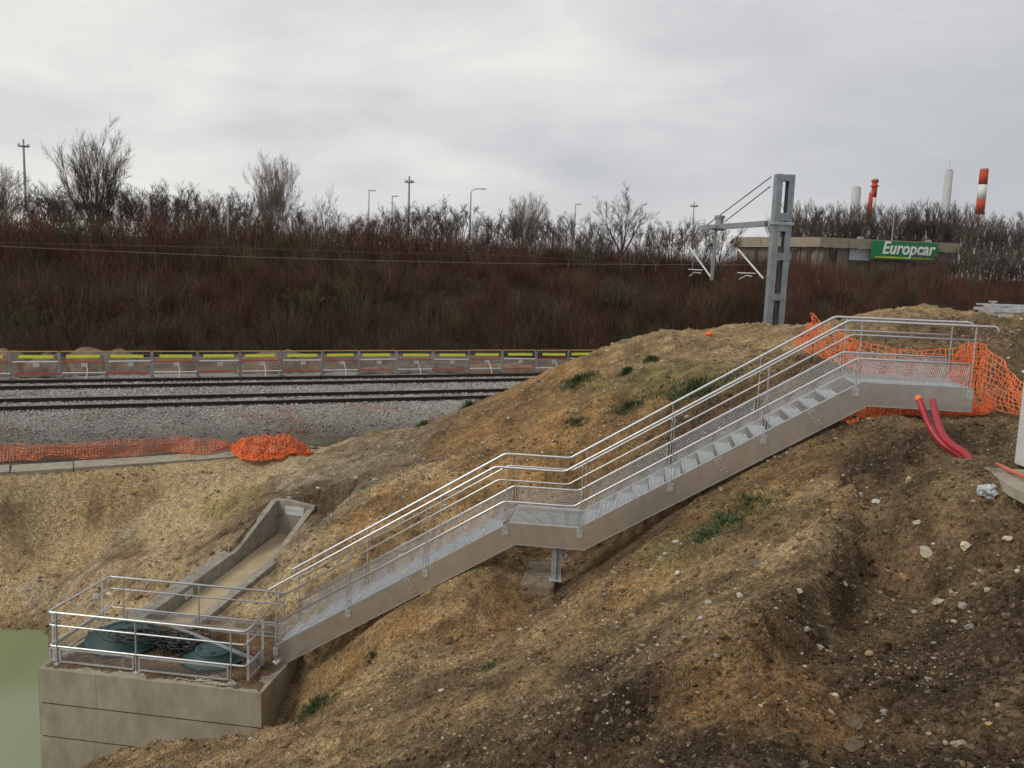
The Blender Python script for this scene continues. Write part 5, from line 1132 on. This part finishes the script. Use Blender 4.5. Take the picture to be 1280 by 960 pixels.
for a in [(588,507,24.5,.42,260,.55,'bushy green weed on the ridge edge above the nearer track'),(722,478,23.5,.55,220,.26,'spreading green weed clump high on the bank'),(783,467,25,.2,90,.25,'small round weed on the upper bank'),(812,452,26,.2,80,.24,'small weed near the crest of the ridge'),
          (545,518,25,.3,90,.22,'low weed on the ridge left of the bushy one'),(527,532,24.5,.25,80,.2,'low weed lower down the ridge edge'),(720,530,20,.35,90,.16,'sparse weed in the middle of the upper bank'),(785,512,20,.5,160,.2,'olive weed patch above the second flight'),(868,490,18.2,.9,330,.28,'long dark green weed patch behind the second flight'),
          (905,655,11.6,.45,200,.12,'dark green weed patch on the slope right of the second flight'),(935,628,12.2,.4,150,.10,'thin grass patch beneath the second flight'),(880,672,11.4,.25,80,.12,'lower end of the weed patch right of the second flight'),(392,886,13.0,.32,150,.17,'green grass tuft beside the chamber wall'),(465,822,13.6,.15,50,.12,'tiny weed on the orange soil below the first flight'),(610,835,11,.2,60,.08,'tiny weed on the foreground slope'),(670,408,30,.2,2,.1,None)]:
    if a[-1]: weed(*a)
# ------------------------------------------------------------------ single rocks
def rock(px, py, Y, w, c, label, flat=.6, grp='larger rocks in the trench and on the bank', rz=None):
    p = gp(px, py+w*.2, 3.6 if Y < 13.5 else Y-4, Y+6); x, y = p.x, p.y; z = float(tz(x, y)); r = w*y/1111/2
    bm = bmesh.new(); bmesh.ops.create_icosphere(bm, subdivisions=3, radius=1); rr = random.Random(int(px*13+py)); off = Vector((rr.uniform(0, 50), rr.uniform(0, 50), rr.uniform(0, 50)))
    from mathutils import noise as mn
    cuts = [(Vector((rr.gauss(0, 1), rr.gauss(0, 1), rr.gauss(0, 1))).normalized(), rr.uniform(.42, .8)) for _ in range(12)]
    for v in bm.verts:
        q = v.co.copy()
        for nn3, dd3 in cuts:
            e3 = q.dot(nn3)-dd3
            if e3 > 0: q -= nn3*e3
        q *= 1+.22*mn.noise(v.co*2.2+off)+.1*mn.noise(v.co*6+off); q.z *= flat; q.y *= rr.uniform(.98, 1.02)*.8; v.co = q*r
    me = bpy.data.meshes.new('rock'); bm.to_mesh(me); bm.free(); me.attributes.new('tone', 'FLOAT_COLOR', 'POINT'); me.attributes['tone'].data.foreach_set('color', list(c+(1,))*len(me.vertices))
    me.materials.append(M['stone']); o = bpy.data.objects.new('rock', me); COL.objects.link(o); o.location = (x, y, z+r*flat*.25); o.rotation_euler = (rr.uniform(-.3, .3), rr.uniform(-.3, .3), rz if rz is not None else rr.uniform(0, 3)); tag(o, label, 'rock', grp)
PAL, GRY, OCH, CRM, DKR = (.42, .38, .28), (.27, .25, .22), (.38, .25, .12), (.52, .46, .33), (.14, .11, .075)
for a in [(1096,626,10.3,15,(.5,.5,.47),'white flattened stone near the head of the trench'),(1137,598,11.4,11,CRM,'upright cream sliver of stone in the trench wall below the footing'),(1158,687,9.1,26,PAL,'broad pale stone in the middle of the trench'),(1207,680,8.7,20,CRM,'cream stone right of the broad pale stone'),(1145,652,10,14,PAL,'small grey stone above the broad pale stone'),
          (1128,722,8.3,19,OCH,'ochre stone below the broad pale stone'),(1056,728,7.9,13,CRM,'white angular stone on the left wall of the trench'),(998,738,7.4,15,PAL,'rounded pale stone on the trench shoulder'),(1258,673,8.2,18,CRM,'cream stone near the right edge, halfway up'),(1271,712,7.4,14,CRM,'pale stone at the right edge below the cream one'),
          (1174,752,7.6,20,PAL,'mottled pale stone in the lower trench'),(1204,756,7.4,16,GRY,'rounded grey stone beside the mottled one'),(1211,783,6.9,15,GRY,'grey cobble in the lower trench'),(1193,777,7.0,10,CRM,'small white cobble left of the grey cobble'),(1024,807,6.4,14,CRM,'pale stone on the floor of the trench below the shoulder'),(1042,869,5.5,18,CRM,'lone cream stone low in the trench'),
          (1007,832,6.0,9,CRM,'tiny white stone above the lone cream stone'),(1107,888,5.4,20,GRY,'grey stone in the group near the bottom right'),(1070,898,5.2,34,DKR,'large dark brown rock near the bottom right'),(1068,925,4.9,38,DKR,'largest dark clod rock below the large brown rock'),(1200,927,4.8,28,(.33,.28,.2),'pale brown rock near the bottom right corner'),(1237,904,5.0,15,OCH,'ochre stone near the bottom right corner'),
          (1224,840,5.9,16,GRY,'smooth grey stone in the right of the trench'),(950,881,5.1,8,CRM,'small white stone on the dark foreground slope'),(1234,735,7.6,12,PAL,'small pale stone by the right bank'),(848,716,11,13,(.5,.48,.44),'white stones at the edge of the slope crease'),(885,752,9.6,12,PAL,'pale stone on the foreground crest'),
          (1256,786,6.5,13,DKR,'brown clod on the right bank'),(650,786,12.6,10,PAL,'pale stone on the middle slope'),(552,862,11.8,10,CRM,'cream stone on the foreground slope'),(690,712,15,11,PAL,'pale stone beside the mid landing footing'),(120,744,21.4,14,PAL,'pale boulder on the basin bank'),(137,741,21.2,11,CRM,'second pale boulder on the basin bank beside the first'),(88,768,20.9,12,PAL,'pale boulder near the water edge'),(168,712,22,12,PAL,'pale boulder above the guardrail')]:
    rock(*a)
for a in [(362,622,23.4,'pale stone just above the head wall of the spillway'),(500,553,24.4,'topmost pale stone on the grey rubble strip'),(470,600,22,'pale stone at mid height of the grey rubble strip'),(455,628,21,'lowest pale stone on the grey rubble strip'),(520,570,23,'rightmost pale stone on the grey rubble strip'),(445,598,23.5,'leftmost pale stone on the grey rubble strip')]: rock(a[0], a[1], a[2], random.uniform(8, 12), PAL, a[3], .7, 'pale stones on the grey rubble strip')
# crumpled bag
bm = bmesh.new(); bmesh.ops.create_icosphere(bm, subdivisions=4, radius=1)
from mathutils import noise as mn
for v in bm.verts: q = v.co.copy(); v.co = q*(1+.5*mn.noise(q*1.6)+.35*abs(mn.noise(q*4))); v.co.z *= .75; v.co *= .085
me = bpy.data.meshes.new('plastic_bag'); bm.to_mesh(me); bm.free(); o = mesh_obj('plastic_bag', me, mat('bag_plastic', (.40, .42, .43), .35, 0, .5, 30, .3, 60)); p = gp(1234, 622); o.location = (p.x, p.y, float(tz(p.x, p.y))+.05); tag(o, 'crumpled grey and white plastic bag on the right bank of the trench', 'plastic bag')
